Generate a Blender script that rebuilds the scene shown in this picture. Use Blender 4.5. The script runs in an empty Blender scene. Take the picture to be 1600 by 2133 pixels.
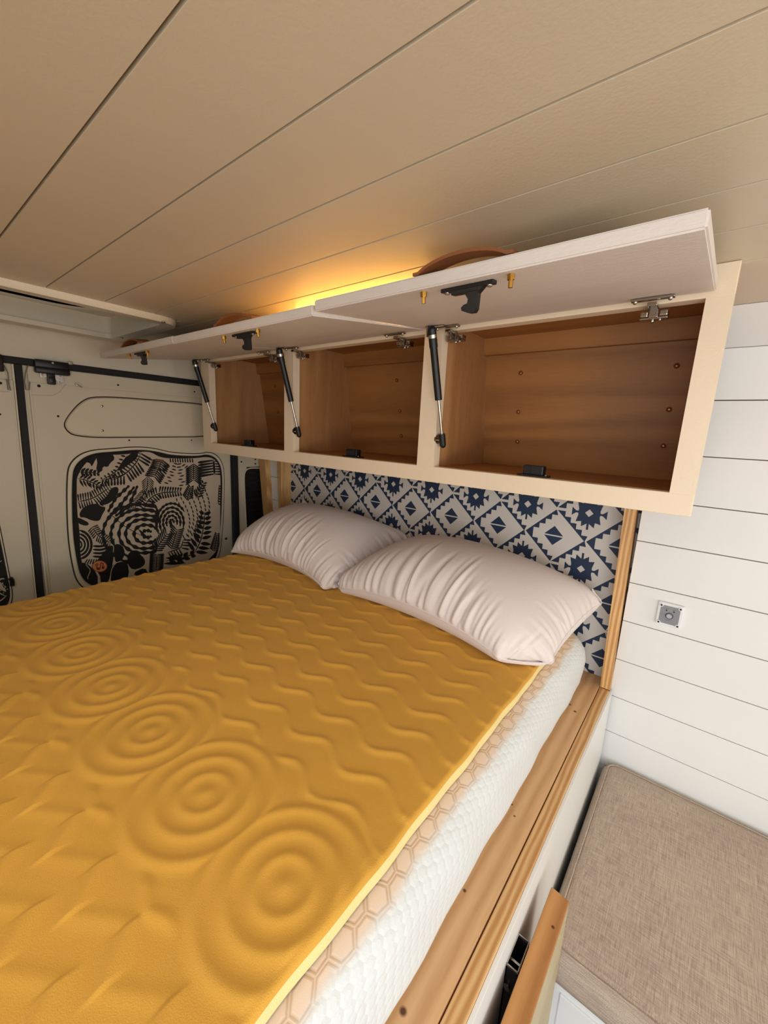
import bpy, bmesh, math, random
import numpy as np
from mathutils import Vector, Matrix, Euler
from mathutils.geometry import delaunay_2d_cdt
random.seed(7); rng = np.random.default_rng(7)
C = bpy.context.scene.collection
S = 0.6; ZOFF = 2.5                        # modelling unit = 0.6 m; floor is z = 0, the eye point is 1.5 m above it
# ------------------------------------------------------------------ camera, world, lights, exposure
EUL = Euler((math.radians(78.6767), math.radians(-2.7433), math.radians(38.9609)), 'XYZ'); FPX = 842.3
cam = bpy.data.cameras.new('camera'); cam.sensor_fit = 'HORIZONTAL'; cam.sensor_width = 36; cam.lens = FPX/1600*36; cam.clip_start = .01
camo = bpy.data.objects.new('camera', cam); C.objects.link(camo); camo.location = (0, 0, ZOFF*S); camo.rotation_euler = EUL
bpy.context.scene.camera = camo
vs = bpy.context.scene.view_settings
vs.view_transform = 'Standard'; vs.look = 'None'; vs.gamma = 1; vs.use_curve_mapping = False; vs.exposure = -0.9
w = bpy.data.worlds.new('world'); bpy.context.scene.world = w; w.use_nodes = True
wn = w.node_tree.nodes; wn['Background'].inputs[0].default_value = (.75, .87, 1, 1); wn['Background'].inputs[1].default_value = 1.2
def area(name, loc, rot, sx, sy, power, col):
    l = bpy.data.lights.new(name, 'AREA'); l.shape = 'RECTANGLE'; l.size = sx*S; l.size_y = sy*S; l.energy = power; l.color = col
    o = bpy.data.objects.new(name, l); C.objects.link(o); o.location = (loc[0]*S, loc[1]*S, (loc[2]+ZOFF)*S); o.rotation_euler = [math.radians(a) for a in rot]
    return o
# daylight through the open sliding door (behind and to the right of the camera) and through the windscreen
area('side_door_daylight', (.9, -.95, -.7), (72, 0, 0), 2.1, 2.2, 32, (.82, .91, 1))
area('windscreen_daylight', (3.9, .7, -.7), (96, 0, 90), 2.6, 1.6, 28, (1, .90, .76))

area('added_warm_fill', (1.9, -.6, -.75), (142, 0, 8), .9, .4, 15, (1, .86, .68))  # added warm fill with no fixture, brightens the upper wall and ceiling
area('added_overhead_fill', (-1.0, -.45, .50), (0, 0, 0), .6, .6, 5.5, (1, .93, .82))  # added overhead fill with no vent behind it, brightens the foam

R3 = np.array(EUL.to_matrix())
def ray(px, py): return R3 @ np.array([px-800, 1066.5-py, -FPX])
def at(px, py, ax, val):                    # where the sight line through a photo point meets a real plane
    d = ray(px, py); return d*(val/d[ax])
# ------------------------------------------------------------------ helpers
def W(v): return (v[0]*S, v[1]*S, (v[2]+ZOFF)*S)
class M:
    def __init__(s): s.v = []; s.f = []; s.m = []; s.uv = None
    def add(s, vs, fs, mi=0):
        n = len(s.v); s.v += [tuple(map(float, v)) for v in vs]; s.f += [tuple(n+i for i in f) for f in fs]; s.m += [mi]*len(fs); return s
    def box(s, x0, x1, y0, y1, z0, z1, b=0, mi=0):
        x0, x1 = sorted((x0, x1)); y0, y1 = sorted((y0, y1)); z0, z1 = sorted((z0, z1))
        b = min(b, .45*min(x1-x0, y1-y0, z1-z0))
        if b <= 0:
            vs = [(x, y, z) for x in (x0, x1) for y in (y0, y1) for z in (z0, z1)]
            fs = [(0, 1, 3, 2), (4, 6, 7, 5), (0, 4, 5, 1), (2, 3, 7, 6), (0, 2, 6, 4), (1, 5, 7, 3)]
            return s.add(vs, fs, mi)
        bm = bmesh.new(); bmesh.ops.create_cube(bm, size=1)
        for v in bm.verts: v.co = Vector(((x0+x1)/2+v.co.x*(x1-x0), (y0+y1)/2+v.co.y*(y1-y0), (z0+z1)/2+v.co.z*(z1-z0)))
        bmesh.ops.bevel(bm, geom=list(bm.edges), offset=b, segments=2, affect='EDGES', profile=.5)
        bm.verts.index_update(); s.add([v.co for v in bm.verts], [[v.index for v in f.verts] for f in bm.faces], mi); bm.free(); return s
    def hexa(s, p, mi=0):                    # 8 corners: 4 low (loop) then 4 high (loop)
        return s.add(p, [(3, 2, 1, 0), (4, 5, 6, 7), (0, 1, 5, 4), (1, 2, 6, 5), (2, 3, 7, 6), (3, 0, 4, 7)], mi)
    def rod(s, p0, p1, r0, r1=None, n=16, mi=0):
        r1 = r0 if r1 is None else r1
        p0 = Vector(p0); p1 = Vector(p1); d = (p1-p0).normalized(); a = d.orthogonal().normalized(); b = d.cross(a)
        vs = []
        for p, r in ((p0, r0), (p1, r1)):
            for k in range(n): t = 2*math.pi*k/n; vs.append(p+a*r*math.cos(t)+b*r*math.sin(t))
        fs = [(k, (k+1) % n, n+(k+1) % n, n+k) for k in range(n)]+[tuple(range(n-1, -1, -1)), tuple(range(n, 2*n))]
        return s.add(vs, fs, mi)
    def prism(s, pts, ext, mi=0):            # planar polygon (3-D points) pushed along ext
        n = len(pts); e = np.array(ext, float); P = [np.array(p, float) for p in pts]
        return s.add([tuple(p) for p in P]+[tuple(p+e) for p in P], [tuple(range(n-1, -1, -1)), tuple(range(n, 2*n))]+[(k, (k+1) % n, n+(k+1) % n, n+k) for k in range(n)], mi)
    def tube(s, pts, r, n=8, closed=False, mi=0):
        P = [Vector(p) for p in pts]; m = len(P); vs = []
        for i, p in enumerate(P):
            a = P[(i-1) % m] if (closed or i > 0) else P[i]; b = P[(i+1) % m] if (closed or i < m-1) else P[i]
            d = (b-a).normalized(); up = Vector((1, 0, 0)) if abs(d.x) < .9 else Vector((0, 0, 1))
            u = d.cross(up).normalized(); v = d.cross(u)
            for k in range(n): t = 2*math.pi*k/n; vs.append(p+(u*math.cos(t)+v*math.sin(t))*r)
        fs = []
        for i in range(m if closed else m-1):
            for k in range(n): fs.append((i*n+k, i*n+(k+1) % n, ((i+1) % m)*n+(k+1) % n, ((i+1) % m)*n+k))
        if not closed: fs += [tuple(range(n)), tuple(range((m-1)*n, m*n))]
        return s.add(vs, fs, mi)
    def ball(s, c, r, mi=0, sc=(1, 1, 1)):
        bm = bmesh.new(); bmesh.ops.create_uvsphere(bm, u_segments=14, v_segments=9, radius=r)
        bm.verts.index_update(); s.add([(c[0]+v.co.x*sc[0], c[1]+v.co.y*sc[1], c[2]+v.co.z*sc[2]) for v in bm.verts], [[v.index for v in f.verts] for f in bm.faces], mi); bm.free(); return s
ORG = {}
def obj(name, m, mat, parent=None, smooth=False, loc=None, angle=40):
    """one mesh object; parts share the frame of their thing's origin"""
    o0 = ORG[parent] if parent is not None else (loc or (0, 0, 0))
    me = bpy.data.meshes.new(name)
    ox, oy, oz = W(o0) if (parent is not None or loc) else (0, 0, 0)
    me.from_pydata([(x*S-ox, y*S-oy, (z+ZOFF)*S-oz) for x, y, z in m.v], [], m.f)
    bm = bmesh.new(); bm.from_mesh(me); bmesh.ops.recalc_face_normals(bm, faces=bm.faces); bm.to_mesh(me); bm.free()
    mats = mat if isinstance(mat, (list, tuple)) else [mat]
    for x in mats: me.materials.append(x)
    if any(m.m): me.polygons.foreach_set('material_index', m.m)
    if smooth: me.shade_smooth(); me.set_sharp_from_angle(angle=math.radians(angle))
    o = bpy.data.objects.new(name, me); C.objects.link(o)
    if parent is not None: o.parent = parent
    elif loc: o.location = W(loc)
    ORG[o] = o0 if (parent is not None or loc) else (0, 0, -ZOFF)
    return o
def empty(name, loc, label=None, cat=None, group=None, kind=None):
    o = bpy.data.objects.new(name, None); C.objects.link(o); o.location = W(loc); ORG[o] = loc; o.empty_display_size = .05
    tag(o, label, cat, group, kind); return o
def tag(o, label=None, cat=None, group=None, kind=None):
    for k, v in (('label', label), ('category', cat), ('group', group), ('kind', kind)):
        if v: o[k] = v
    return o
def struct(name, m=None, mat=None, label=None, loc=(0, 0, 0), **k):
    o = obj(name, m, mat, loc=loc, **k) if m else empty(name, loc)
    return tag(o, label, kind='structure')
def rrect(u0, u1, v0, v1, r, n=8):
    rs = r if isinstance(r, (list, tuple)) else [r]*4; out = []
    for (cu, cv, a0, rr) in ((u1-rs[0], v1-rs[0], 0, rs[0]), (u0+rs[1], v1-rs[1], 90, rs[1]), (u0+rs[2], v0+rs[2], 180, rs[2]), (u1-rs[3], v0+rs[3], 270, rs[3])):
        for k in range(n+1): t = math.radians(a0+90*k/n); out.append((cu+rr*math.cos(t), cv+rr*math.sin(t)))
    return out
def ring(m, outer, inner, f, mi=0):          # frame between two loops of equal length, f(u,v,side)->point ; side 0/1 = back/front
    n = len(outer); vs = [f(u, v, 0) for u, v in outer]+[f(u, v, 0) for u, v in inner]+[f(u, v, 1) for u, v in outer]+[f(u, v, 1) for u, v in inner]
    fs = []
    for k in range(n):
        j = (k+1) % n; fs += [(k, j, n+j, n+k), (2*n+k, 3*n+k, 3*n+j, 2*n+j), (k, 2*n+k, 2*n+j, j), (n+k, n+j, 3*n+j, 3*n+k)]
    m.add(vs, fs, mi); return m
# ------------------------------------------------------------------ materials
def lin(c): return tuple(((x/255)/12.92 if x/255 <= .04045 else ((x/255+.055)/1.055)**2.4) for x in c)+(1,)
def mat(name, col, rough=.5, metal=0, bump=0, bscale=60, var=0, vscale=4, coat=0, sheen=0, stretch=(1, 1, 1), spec=.5):
    m = bpy.data.materials.new(name); m.use_nodes = True; t = m.node_tree; N = t.nodes; L = t.links; b = N['Principled BSDF']
    c = lin(col); b.inputs['Base Color'].default_value = c; b.inputs['Roughness'].default_value = rough; b.inputs['Metallic'].default_value = metal
    b.inputs['Coat Weight'].default_value = coat; b.inputs['Sheen Weight'].default_value = sheen; b.inputs['Specular IOR Level'].default_value = spec
    tc = N.new('ShaderNodeTexCoord'); mp = N.new('ShaderNodeMapping'); mp.inputs['Scale'].default_value = stretch; L.new(tc.outputs['Object'], mp.inputs[0])
    if var:
        n = N.new('ShaderNodeTexNoise'); n.inputs['Scale'].default_value = vscale; n.inputs['Detail'].default_value = 5; L.new(mp.outputs[0], n.inputs['Vector'])
        r = N.new('ShaderNodeValToRGB'); r.color_ramp.elements[0].position = .3; r.color_ramp.elements[1].position = .7
        r.color_ramp.elements[0].color = tuple(x*(1-var) for x in c[:3])+(1,); r.color_ramp.elements[1].color = tuple(min(1, x*(1+var*.6)) for x in c[:3])+(1,)
        L.new(n.outputs[0], r.inputs[0]); L.new(r.outputs[0], b.inputs['Base Color'])
    if bump:
        n = N.new('ShaderNodeTexNoise'); n.inputs['Scale'].default_value = bscale; n.inputs['Detail'].default_value = 4; L.new(mp.outputs[0], n.inputs['Vector'])
        bb = N.new('ShaderNodeBump'); bb.inputs['Strength'].default_value = bump; bb.inputs['Distance'].default_value = .002; L.new(n.outputs[0], bb.inputs['Height']); L.new(bb.outputs[0], b.inputs['Normal'])
    return m
def wood(name, light, dark, grain='y', rings=9, rough=.5, contrast=1, knots=(), fine=1, seed=0, dist=1.2, cross=1.0):
    """board with long grain along one axis; knots: list of (x,y,z,r) in metres, object space"""
    m = bpy.data.materials.new(name); m.use_nodes = True; t = m.node_tree; N = t.nodes; L = t.links; b = N['Principled BSDF']
    b.inputs['Roughness'].default_value = rough
    tc = N.new('ShaderNodeTexCoord'); mp = N.new('ShaderNodeMapping'); L.new(tc.outputs['Object'], mp.inputs[0])
    sc = {'x': (.10, 1, 1), 'y': (1, .10, 1), 'z': (1, 1, .10)}[grain]; mp.inputs['Scale'].default_value = sc; mp.inputs['Location'].default_value = (seed*.37, seed*.53, seed*.71)
    n1 = N.new('ShaderNodeTexNoise'); n1.inputs['Scale'].default_value = 5*cross; n1.inputs['Detail'].default_value = 2; L.new(mp.outputs[0], n1.inputs['Vector'])
    mm = N.new('ShaderNodeVectorMath'); mm.operation = 'MULTIPLY_ADD'; L.new(n1.outputs['Color'], mm.inputs[0]); mm.inputs[1].default_value = (.03*dist,)*3; L.new(mp.outputs[0], mm.inputs[2])
    wv = N.new('ShaderNodeTexWave'); wv.wave_type = 'BANDS'; wv.bands_direction = {'x': 'Z', 'y': 'X', 'z': 'X'}[grain]; wv.inputs['Scale'].default_value = rings; wv.inputs['Distortion'].default_value = 2.5*dist
    wv.inputs['Detail'].default_value = 2; wv.inputs['Detail Scale'].default_value = 1.5; L.new(mm.outputs[0], wv.inputs['Vector'])
    n2 = N.new('ShaderNodeTexNoise'); n2.inputs['Scale'].default_value = 160; n2.inputs['Detail'].default_value = 3; L.new(mp.outputs[0], n2.inputs['Vector'])
    mx = N.new('ShaderNodeMath'); mx.operation = 'MULTIPLY_ADD'; L.new(wv.outputs[1], mx.inputs[0]); mx.inputs[1].default_value = .62*contrast
    m2 = N.new('ShaderNodeMath'); m2.operation = 'MULTIPLY'; L.new(n2.outputs[0], m2.inputs[0]); m2.inputs[1].default_value = .45*fine; L.new(m2.outputs[0], mx.inputs[2])
    r = N.new('ShaderNodeValToRGB'); r.color_ramp.elements[0].color = lin(light); r.color_ramp.elements[1].color = lin(dark); r.color_ramp.elements[0].position = .18; r.color_ramp.elements[1].position = .95
    L.new(mx.outputs[0], r.inputs[0]); out = r.outputs[0]
    for (kx, ky, kz, kr) in knots:
        d = N.new('ShaderNodeVectorMath'); d.operation = 'DISTANCE'; L.new(tc.outputs['Object'], d.inputs[0]); d.inputs[1].default_value = (kx, ky, kz)
        q = N.new('ShaderNodeMapRange'); q.inputs['From Min'].default_value = kr*.45; q.inputs['From Max'].default_value = kr; q.inputs['To Min'].default_value = 1; q.inputs['To Max'].default_value = 0; L.new(d.outputs['Value'], q.inputs[0])
        x = N.new('ShaderNodeMix'); x.data_type = 'RGBA'; L.new(q.outputs[0], x.inputs[0]); L.new(out, x.inputs[6]); x.inputs[7].default_value = lin((92, 52, 26)); out = x.outputs[2]
    L.new(out, b.inputs['Base Color'])
    bb = N.new('ShaderNodeBump'); bb.inputs['Strength'].default_value = .25; bb.inputs['Distance'].default_value = .001; L.new(n2.outputs[0], bb.inputs['Height']); L.new(bb.outputs[0], b.inputs['Normal'])
    return m
m_ceil = mat('ceiling_shaded_white_paint', (208, 192, 166), .38, bump=.12, bscale=220, var=.03, vscale=3)  # white paint browned: dim, warm bounce light put into the colour
m_wall = mat('wall_white_paint', (238, 238, 235), .42, bump=.08, bscale=160, var=.02)
m_gap = mat('joint_shadow_board', (58, 46, 36), .9)
m_cab = mat('cabinet_white_paint', (242, 222, 194), .42, bump=.18, bscale=240, var=.03, vscale=6)
m_cabdoor = mat('door_back_paint', (226, 216, 208), .5, bump=.35, bscale=300, var=.06, vscale=9, stretch=(.25, 1, 1))
m_birch = wood('birch_plywood', (170, 114, 58), (124, 76, 34), 'x', 3, .5, .6, seed=3, fine=.8, dist=4, cross=1.2)
m_birchv = wood('birch_plywood_side', (200, 150, 98), (160, 108, 62), 'z', 7, .5, .9, seed=5, dist=1.8)
m_pine_in = wood('pine_rail_inner', (222, 178, 128), (192, 142, 92), 'y', 11, .45, .8, seed=1, knots=[((x+1.5)*S, (y-1)*S, (z+2.5)*S, r) for x, y, z, r in ((-.335, 2.06, -1.347, .006), (-.37, 2.10, -1.347, .005), (-.35, 1.29, -1.347, .003), (-.375, 1.33, -1.347, .003), (-.36, .62, -1.347, .007), (-.372, .95, -1.347, .004))])
m_pine_out = wood('pine_rail_outer', (226, 184, 128), (192, 138, 82), 'y', 24, .42, 1.2, seed=2, dist=1.5)
m_pine_v = wood('pine_post', (234, 190, 130), (196, 142, 84), 'z', 26, .42, 1.2, seed=4)
m_leafw = wood('pine_leaf', (206, 150, 92), (168, 112, 62), 'y', 9, .45, 1, seed=6, knots=[(.012*S, .51*S, 0, .004)])
m_leafside = wood('pine_leaf_daylit_face', (196, 182, 146), (170, 152, 116), 'y', 9, .5, .6, seed=8)  # paler copy of the leaf wood, daylight on that face put into the colour
m_black = mat('black_plastic', (16, 16, 18), .42)
m_rubber = mat('black_rubber', (22, 22, 24), .7)
m_dark = mat('dark_opening', (10, 10, 11), .8)
m_steel = mat('bright_steel', (190, 186, 180), .25, 1)
m_chrome = mat('nickel_hinge', (170, 160, 150), .22, 1)
m_brass = mat('brass_bolt', (196, 150, 70), .3, 1)
m_leather = mat('brown_leather', (140, 84, 46), .55, bump=.4, bscale=160, var=.12, vscale=12)
m_leatherf = mat('leather_rough_edge', (124, 66, 42), .85, bump=.8, bscale=400)
m_van = mat('van_body_grey', (216, 206, 184), .4, var=.03, vscale=2)
m_van2 = mat('van_panel_cream', (224, 212, 188), .45, var=.03, vscale=2)
m_trimcream = mat('liner_cream_plastic', (222, 214, 196), .45, bump=.1, bscale=200, var=.03)
m_glass = mat('dark_tinted_glass', (40, 38, 34), .12, spec=.7)
m_plate = mat('grey_switch_plate', (140, 140, 146), .4)
m_whitepl = mat('white_plastic', (240, 240, 240), .35)
m_silver = mat('silver_button', (190, 190, 196), .3, .6)
m_foamtop = mat('mustard_foam', (226, 170, 72), .95, bump=.35, bscale=700, var=.05, vscale=5, sheen=.25, spec=.1)
m_foamtop.node_tree.nodes['Principled BSDF'].inputs['Sheen Tint'].default_value = (1, .8, .45, 1)
m_foamside = mat('pale_yellow_foam', (244, 222, 156), .95, bump=.4, bscale=600, spec=.15)
m_pillow = mat('white_pillow_cotton', (236, 226, 222), .75, bump=.2, bscale=500, sheen=.15, spec=.2)
m_linen = None
m_floor = wood('floor_wood', (150, 120, 90), (110, 84, 60), 'x', 6, .5, 1, seed=9)
m_shade_b = mat('shade_black_print', (14, 13, 13), .8)
m_shade_w = mat('shade_beige_print', (196, 180, 160), .85)
m_badge = mat('badge_orange', (214, 140, 92), .8)
m_badge_r = mat('badge_rust_print', (120, 40, 16), .8)
m_wp_w = mat('wallpaper_white', (222, 214, 204), .6)
m_wp_b = mat('wallpaper_navy', (30, 50, 78), .6)
m_wire = mat('grey_wire', (120, 116, 108), .5)
m_ground = mat('outside_ground', (150, 140, 125), .9)
def emit(name, col, s):
    m = bpy.data.materials.new(name); m.use_nodes = True; b = m.node_tree.nodes['Principled BSDF']; b.inputs['Base Color'].default_value = lin(col)
    b.inputs['Emission Color'].default_value = lin(col); b.inputs['Emission Strength'].default_value = s; return m
m_led = emit('warm_led', (255, 200, 104), 80)
def linen():
    m = bpy.data.materials.new('beige_linen'); m.use_nodes = True; t = m.node_tree; N = t.nodes; L = t.links; b = N['Principled BSDF']; b.inputs['Roughness'].default_value = .9; b.inputs['Specular IOR Level'].default_value = .2
    tc = N.new('ShaderNodeTexCoord'); hs = []
    for sc in ((1, .03, 1), (.03, 1, 1)):
        mp = N.new('ShaderNodeMapping'); mp.inputs['Scale'].default_value = sc; L.new(tc.outputs['Object'], mp.inputs[0])
        n = N.new('ShaderNodeTexNoise'); n.inputs['Scale'].default_value = 900; n.inputs['Detail'].default_value = 3; L.new(mp.outputs[0], n.inputs['Vector']); hs.append(n)
    a = N.new('ShaderNodeMath'); a.operation = 'ADD'; L.new(hs[0].outputs[0], a.inputs[0]); L.new(hs[1].outputs[0], a.inputs[1])
    n3 = N.new('ShaderNodeTexNoise'); n3.inputs['Scale'].default_value = 6; L.new(tc.outputs['Object'], n3.inputs['Vector'])
    a2 = N.new('ShaderNodeMath'); a2.operation = 'MULTIPLY_ADD'; L.new(n3.outputs[0], a2.inputs[0]); a2.inputs[1].default_value = .25; L.new(a.outputs[0], a2.inputs[2])
    r = N.new('ShaderNodeValToRGB'); r.color_ramp.elements[0].position = .3*2-.0; r.color_ramp.elements[1].position = 1.0; r.color_ramp.elements[0].position = .0
    mr = N.new('ShaderNodeMapRange'); mr.inputs['From Min'].default_value = .85; mr.inputs['From Max'].default_value = 1.4; L.new(a2.outputs[0], mr.inputs[0]); L.new(mr.outputs[0], r.inputs[0])
    r.color_ramp.elements[0].color = lin((154, 136, 122)); r.color_ramp.elements[1].color = lin((208, 190, 172)); L.new(r.outputs[0], b.inputs['Base Color'])
    bb = N.new('ShaderNodeBump'); bb.inputs['Strength'].default_value = .4; bb.inputs['Distance'].default_value = .0012; L.new(a.outputs[0], bb.inputs['Height']); L.new(bb.outputs[0], b.inputs['Normal'])
    return m
m_linen = linen()
def knit():
    """mattress cover: hexagonal quilting over the UV unrolled in metres; beige border fading into white knit"""
    m = bpy.data.materials.new('mattress_knit'); m.use_nodes = True; t = m.node_tree; N = t.nodes; L = t.links; b = N['Principled BSDF']; b.inputs['Roughness'].default_value = .85; b.inputs['Specular IOR Level'].default_value = .2
    def mth(op, a, c=None, d=None):
        n = N.new('ShaderNodeMath'); n.operation = op
        for i, x in enumerate((a, c, d)):
            if x is None: continue
            if isinstance(x, (int, float)): n.inputs[i].default_value = x
            else: L.new(x, n.inputs[i])
        return n.outputs[0]
    uv = N.new('ShaderNodeUVMap'); uv.uv_map = 'UVMap'
    sx = N.new('ShaderNodeSeparateXYZ'); L.new(uv.outputs[0], sx.inputs[0]); U, Vv = sx.outputs[0], sx.outputs[1]
    wob = N.new('ShaderNodeTexNoise'); wob.inputs['Scale'].default_value = 14; L.new(uv.outputs[0], wob.inputs['Vector'])
    w0 = mth('MULTIPLY_ADD', wob.outputs[0], .012, -.006)
    def hexd(su, sv, off=0):
        u = mth('MULTIPLY_ADD', mth('ADD', U, w0), su, off); v = mth('MULTIPLY_ADD', mth('ADD', Vv, w0), sv, 0)
        R = 1.7320508
        def cell(o):
            a = mth('SUBTRACT', mth('FLOORED_MODULO', mth('ADD', u, o*.5), 1), .5)
            c = mth('SUBTRACT', mth('FLOORED_MODULO', mth('ADD', v, o*R/2), R), R/2)
            a = mth('ABSOLUTE', a); c = mth('ABSOLUTE', c)
            return mth('MAXIMUM', a, mth('MULTIPLY_ADD', c, .8660254, mth('MULTIPLY', a, .5)))
        return mth('MINIMUM', cell(0), cell(1))
    big = hexd(1/.030, 1/.040); small = hexd(1/.017, 1/.022)
    # stitched double line for the big cells, soft pillows for the small ones
    l1 = mth('ABSOLUTE', mth('SUBTRACT', big, .43));     hb = mth('MINIMUM', mth('MULTIPLY', l1, 12), 1)
    hs = mth('MINIMUM', mth('MULTIPLY', mth('SUBTRACT', .5, small), 4), 1)
    g = N.new('ShaderNodeMapRange'); g.interpolation_type = 'SMOOTHSTEP'; L.new(mth('MULTIPLY_ADD', wob.outputs[0], .02, U), g.inputs[0]); g.inputs['From Min'].default_value = .208; g.inputs['From Max'].default_value = .234
    mixh = N.new('ShaderNodeMix'); L.new(g.outputs[0], mixh.inputs[0]); L.new(hb, mixh.inputs[2]); L.new(hs, mixh.inputs[3])
    fine = N.new('ShaderNodeTexNoise'); fine.inputs['Scale'].default_value = 900; L.new(uv.outputs[0], fine.inputs['Vector'])
    H = mth('MULTIPLY_ADD', fine.outputs[0], .25, mixh.outputs[0])
    bb = N.new('ShaderNodeBump'); bb.inputs['Strength'].default_value = .4; bb.inputs['Distance'].default_value = .0018; L.new(H, bb.inputs['Height']); L.new(bb.outputs[0], b.inputs['Normal'])
    beige = N.new('ShaderNodeMix'); beige.data_type = 'RGBA'; L.new(hb, beige.inputs[0]); beige.inputs[6].default_value = lin((206, 176, 148)); beige.inputs[7].default_value = lin((232, 208, 186))
    cm = N.new('ShaderNodeMix'); cm.data_type = 'RGBA'; L.new(g.outputs[0], cm.inputs[0]); L.new(beige.outputs[2], cm.inputs[6]); cm.inputs[7].default_value = lin((226, 230, 230))
    L.new(cm.outputs[2], b.inputs['Base Color']); return m
m_knit = knit()
# ------------------------------------------------------------------ geometry constants (units)
XR = -3.50      # plane of the rear doors
YW = 2.42       # boarded side wall
ZC = .55        # ceiling
# ================================================================== SETTING
struct('floor', M().box(-3.6, 3.8, -1.1, 2.6, -2.56, -2.5), m_floor, loc=(0, 0, -2.5))
ce = struct('ceiling', M().box(-2.46, 3.8, -1.1, 2.62, .566, .62).box(-3.62, -2.46, 1.14, 2.62, .566, .62).box(-3.62, -3.36, -1.1, 1.14, .566, .62).box(-3.62, -2.3, -1.1, 1.3, .74, .78).box(-3.62, -3.55, -1.1, 1.3, .57, .74).box(-3.62, -2.3, -1.15, -1.05, .56, .74).box(-3.62, -2.3, 1.22, 1.3, .62, .74).box(-2.44, -2.3, -1.1, 1.3, .62, .74), m_gap, loc=(0, 0, .56))  # unseen boxes above the hatch glass added to keep sky light out
ys = [-1.10, -.80, -.572, -.345, -.12, .105, .331, .556, .781, 1.006, 1.232, 1.457, 1.705, 2.185]
g = .003
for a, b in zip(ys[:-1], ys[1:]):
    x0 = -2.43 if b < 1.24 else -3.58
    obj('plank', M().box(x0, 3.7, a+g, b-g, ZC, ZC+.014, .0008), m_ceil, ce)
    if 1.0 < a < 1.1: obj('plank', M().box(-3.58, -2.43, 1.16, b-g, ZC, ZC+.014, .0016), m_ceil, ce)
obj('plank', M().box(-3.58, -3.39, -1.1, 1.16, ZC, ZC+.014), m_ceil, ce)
# boarded wall beside the bed: vertical boards' joints, then one slanting board up to the ceiling
wb = struct('wall_back', M().box(-3.62, 3.8, YW+.11, YW+.2, -2.5, .6), m_gap, loc=(0, YW, -2.5))
obj('backing', M().box(-.235, 3.7, YW+.012, YW+.1, -2.5, .5), mat('wall_backing', (112, 98, 84), .9), wb)
obj('backing', M().box(-3.62, -3.24, YW+.012, YW+.1, -2.5, .5), m_gap, wb)
zs = [-2.5, -2.29, -2.06, -1.835, -1.612, -1.392, -1.169, -.941, -.724, -.494, -.278, -.046, .208]
g = .0019
for a, b in zip(zs[:-1], zs[1:]):
    obj('plank', M().box(-.236, 3.7, YW, YW+.014, a+g, b-g, .0016), m_wall, wb)
    obj('plank', M().box(-3.5, -3.245, YW, YW+.014, a+g, b-g, .0016), m_wall, wb)
for x0, x1 in ((-.236, 3.7), (-3.5, -3.245)):
    obj('plank', M().hexa([(x0, YW, .211), (x1, YW, .211), (x1, YW+.014, .211), (x0, YW+.014, .211), (x0, YW-.04, .423), (x1, YW-.04, .423), (x1, YW-.03, .43), (x0, YW-.03, .43)]), m_wall, wb)
    obj('plank', M().hexa([(x0, YW-.042, .426), (x1, YW-.042, .426), (x1, YW-.03, .436), (x0, YW-.03, .436), (x0, 2.19, ZC), (x1, 2.19, ZC), (x1, 2.2, ZC+.01), (x0, 2.2, ZC+.01)]), m_wall, wb)
# rest of the shell, out of view: side with the open sliding door, cab bulkhead
sf = M().box(-3.6, -.45, -.95, -1.05, -2.5, .56).box(2.05, 3.8, -.95, -1.05, -2.5, .56).box(-.45, 2.05, -.95, -1.05, .35, .56)
struct('wall_front', sf, m_wall, loc=(0, -1, -2.5))
struct('wall_right', M().box(3.95, 4.05, -1.1, 2.6, -2.5, -1.6).box(3.95, 4.05, -1.1, 2.6, .15, .6), m_wall, loc=(4, 0, -2.5))
# ---- rear wall: header, body pillar, two door leaves
wl = struct('wall_left', M().box(XR-.12, XR, -1.1, 2.6, .345, .57).box(XR-.12, XR-.03, 2.13, 2.6, -2.5, .345), m_trimcream, loc=(XR, 0, -2.5))
def rz(px, py, off=0): p = at(px, py, 0, XR+off); return (p[1], p[2])
def rearpoly(pts, off): return [(XR+off,)+rz(x, y, off) for x, y in pts]
seamT = [rz(30, 760), rz(46, 760)]; seamB = [rz(78, 1240), rz(93, 1240)]
def seamy(z, k): t = (z-seamT[k][1])/(seamB[k][1]-seamT[k][1]); return seamT[k][0]+t*(seamB[k][0]-seamT[k][0])
def slab(y0, y1, z0, z1, x0, x1, m, mi=0):   # y0/y1 may be functions of z
    f = lambda q, z: q(z) if callable(q) else q
    return m.hexa([(x0, f(y0, z0), z0), (x1, f(y0, z0), z0), (x1, f(y1, z0), z0), (x0, f(y1, z0), z0), (x0, f(y0, z1), z1), (x1, f(y0, z1), z1), (x1, f(y1, z1), z1), (x0, f(y1, z1), z1)], mi)
d2 = struct('door_2', slab(lambda z: seamy(z, 1), 2.075, -2.5, .305, XR-.06, XR-.022, M()), m_van, loc=(XR, 1.3, -2.5))
d1 = struct('door_1', slab(-1.0, lambda z: seamy(z, 0), -2.5, .305, XR-.06, XR-.022, M()), m_van, loc=(XR, -.2, -2.5))
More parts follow.
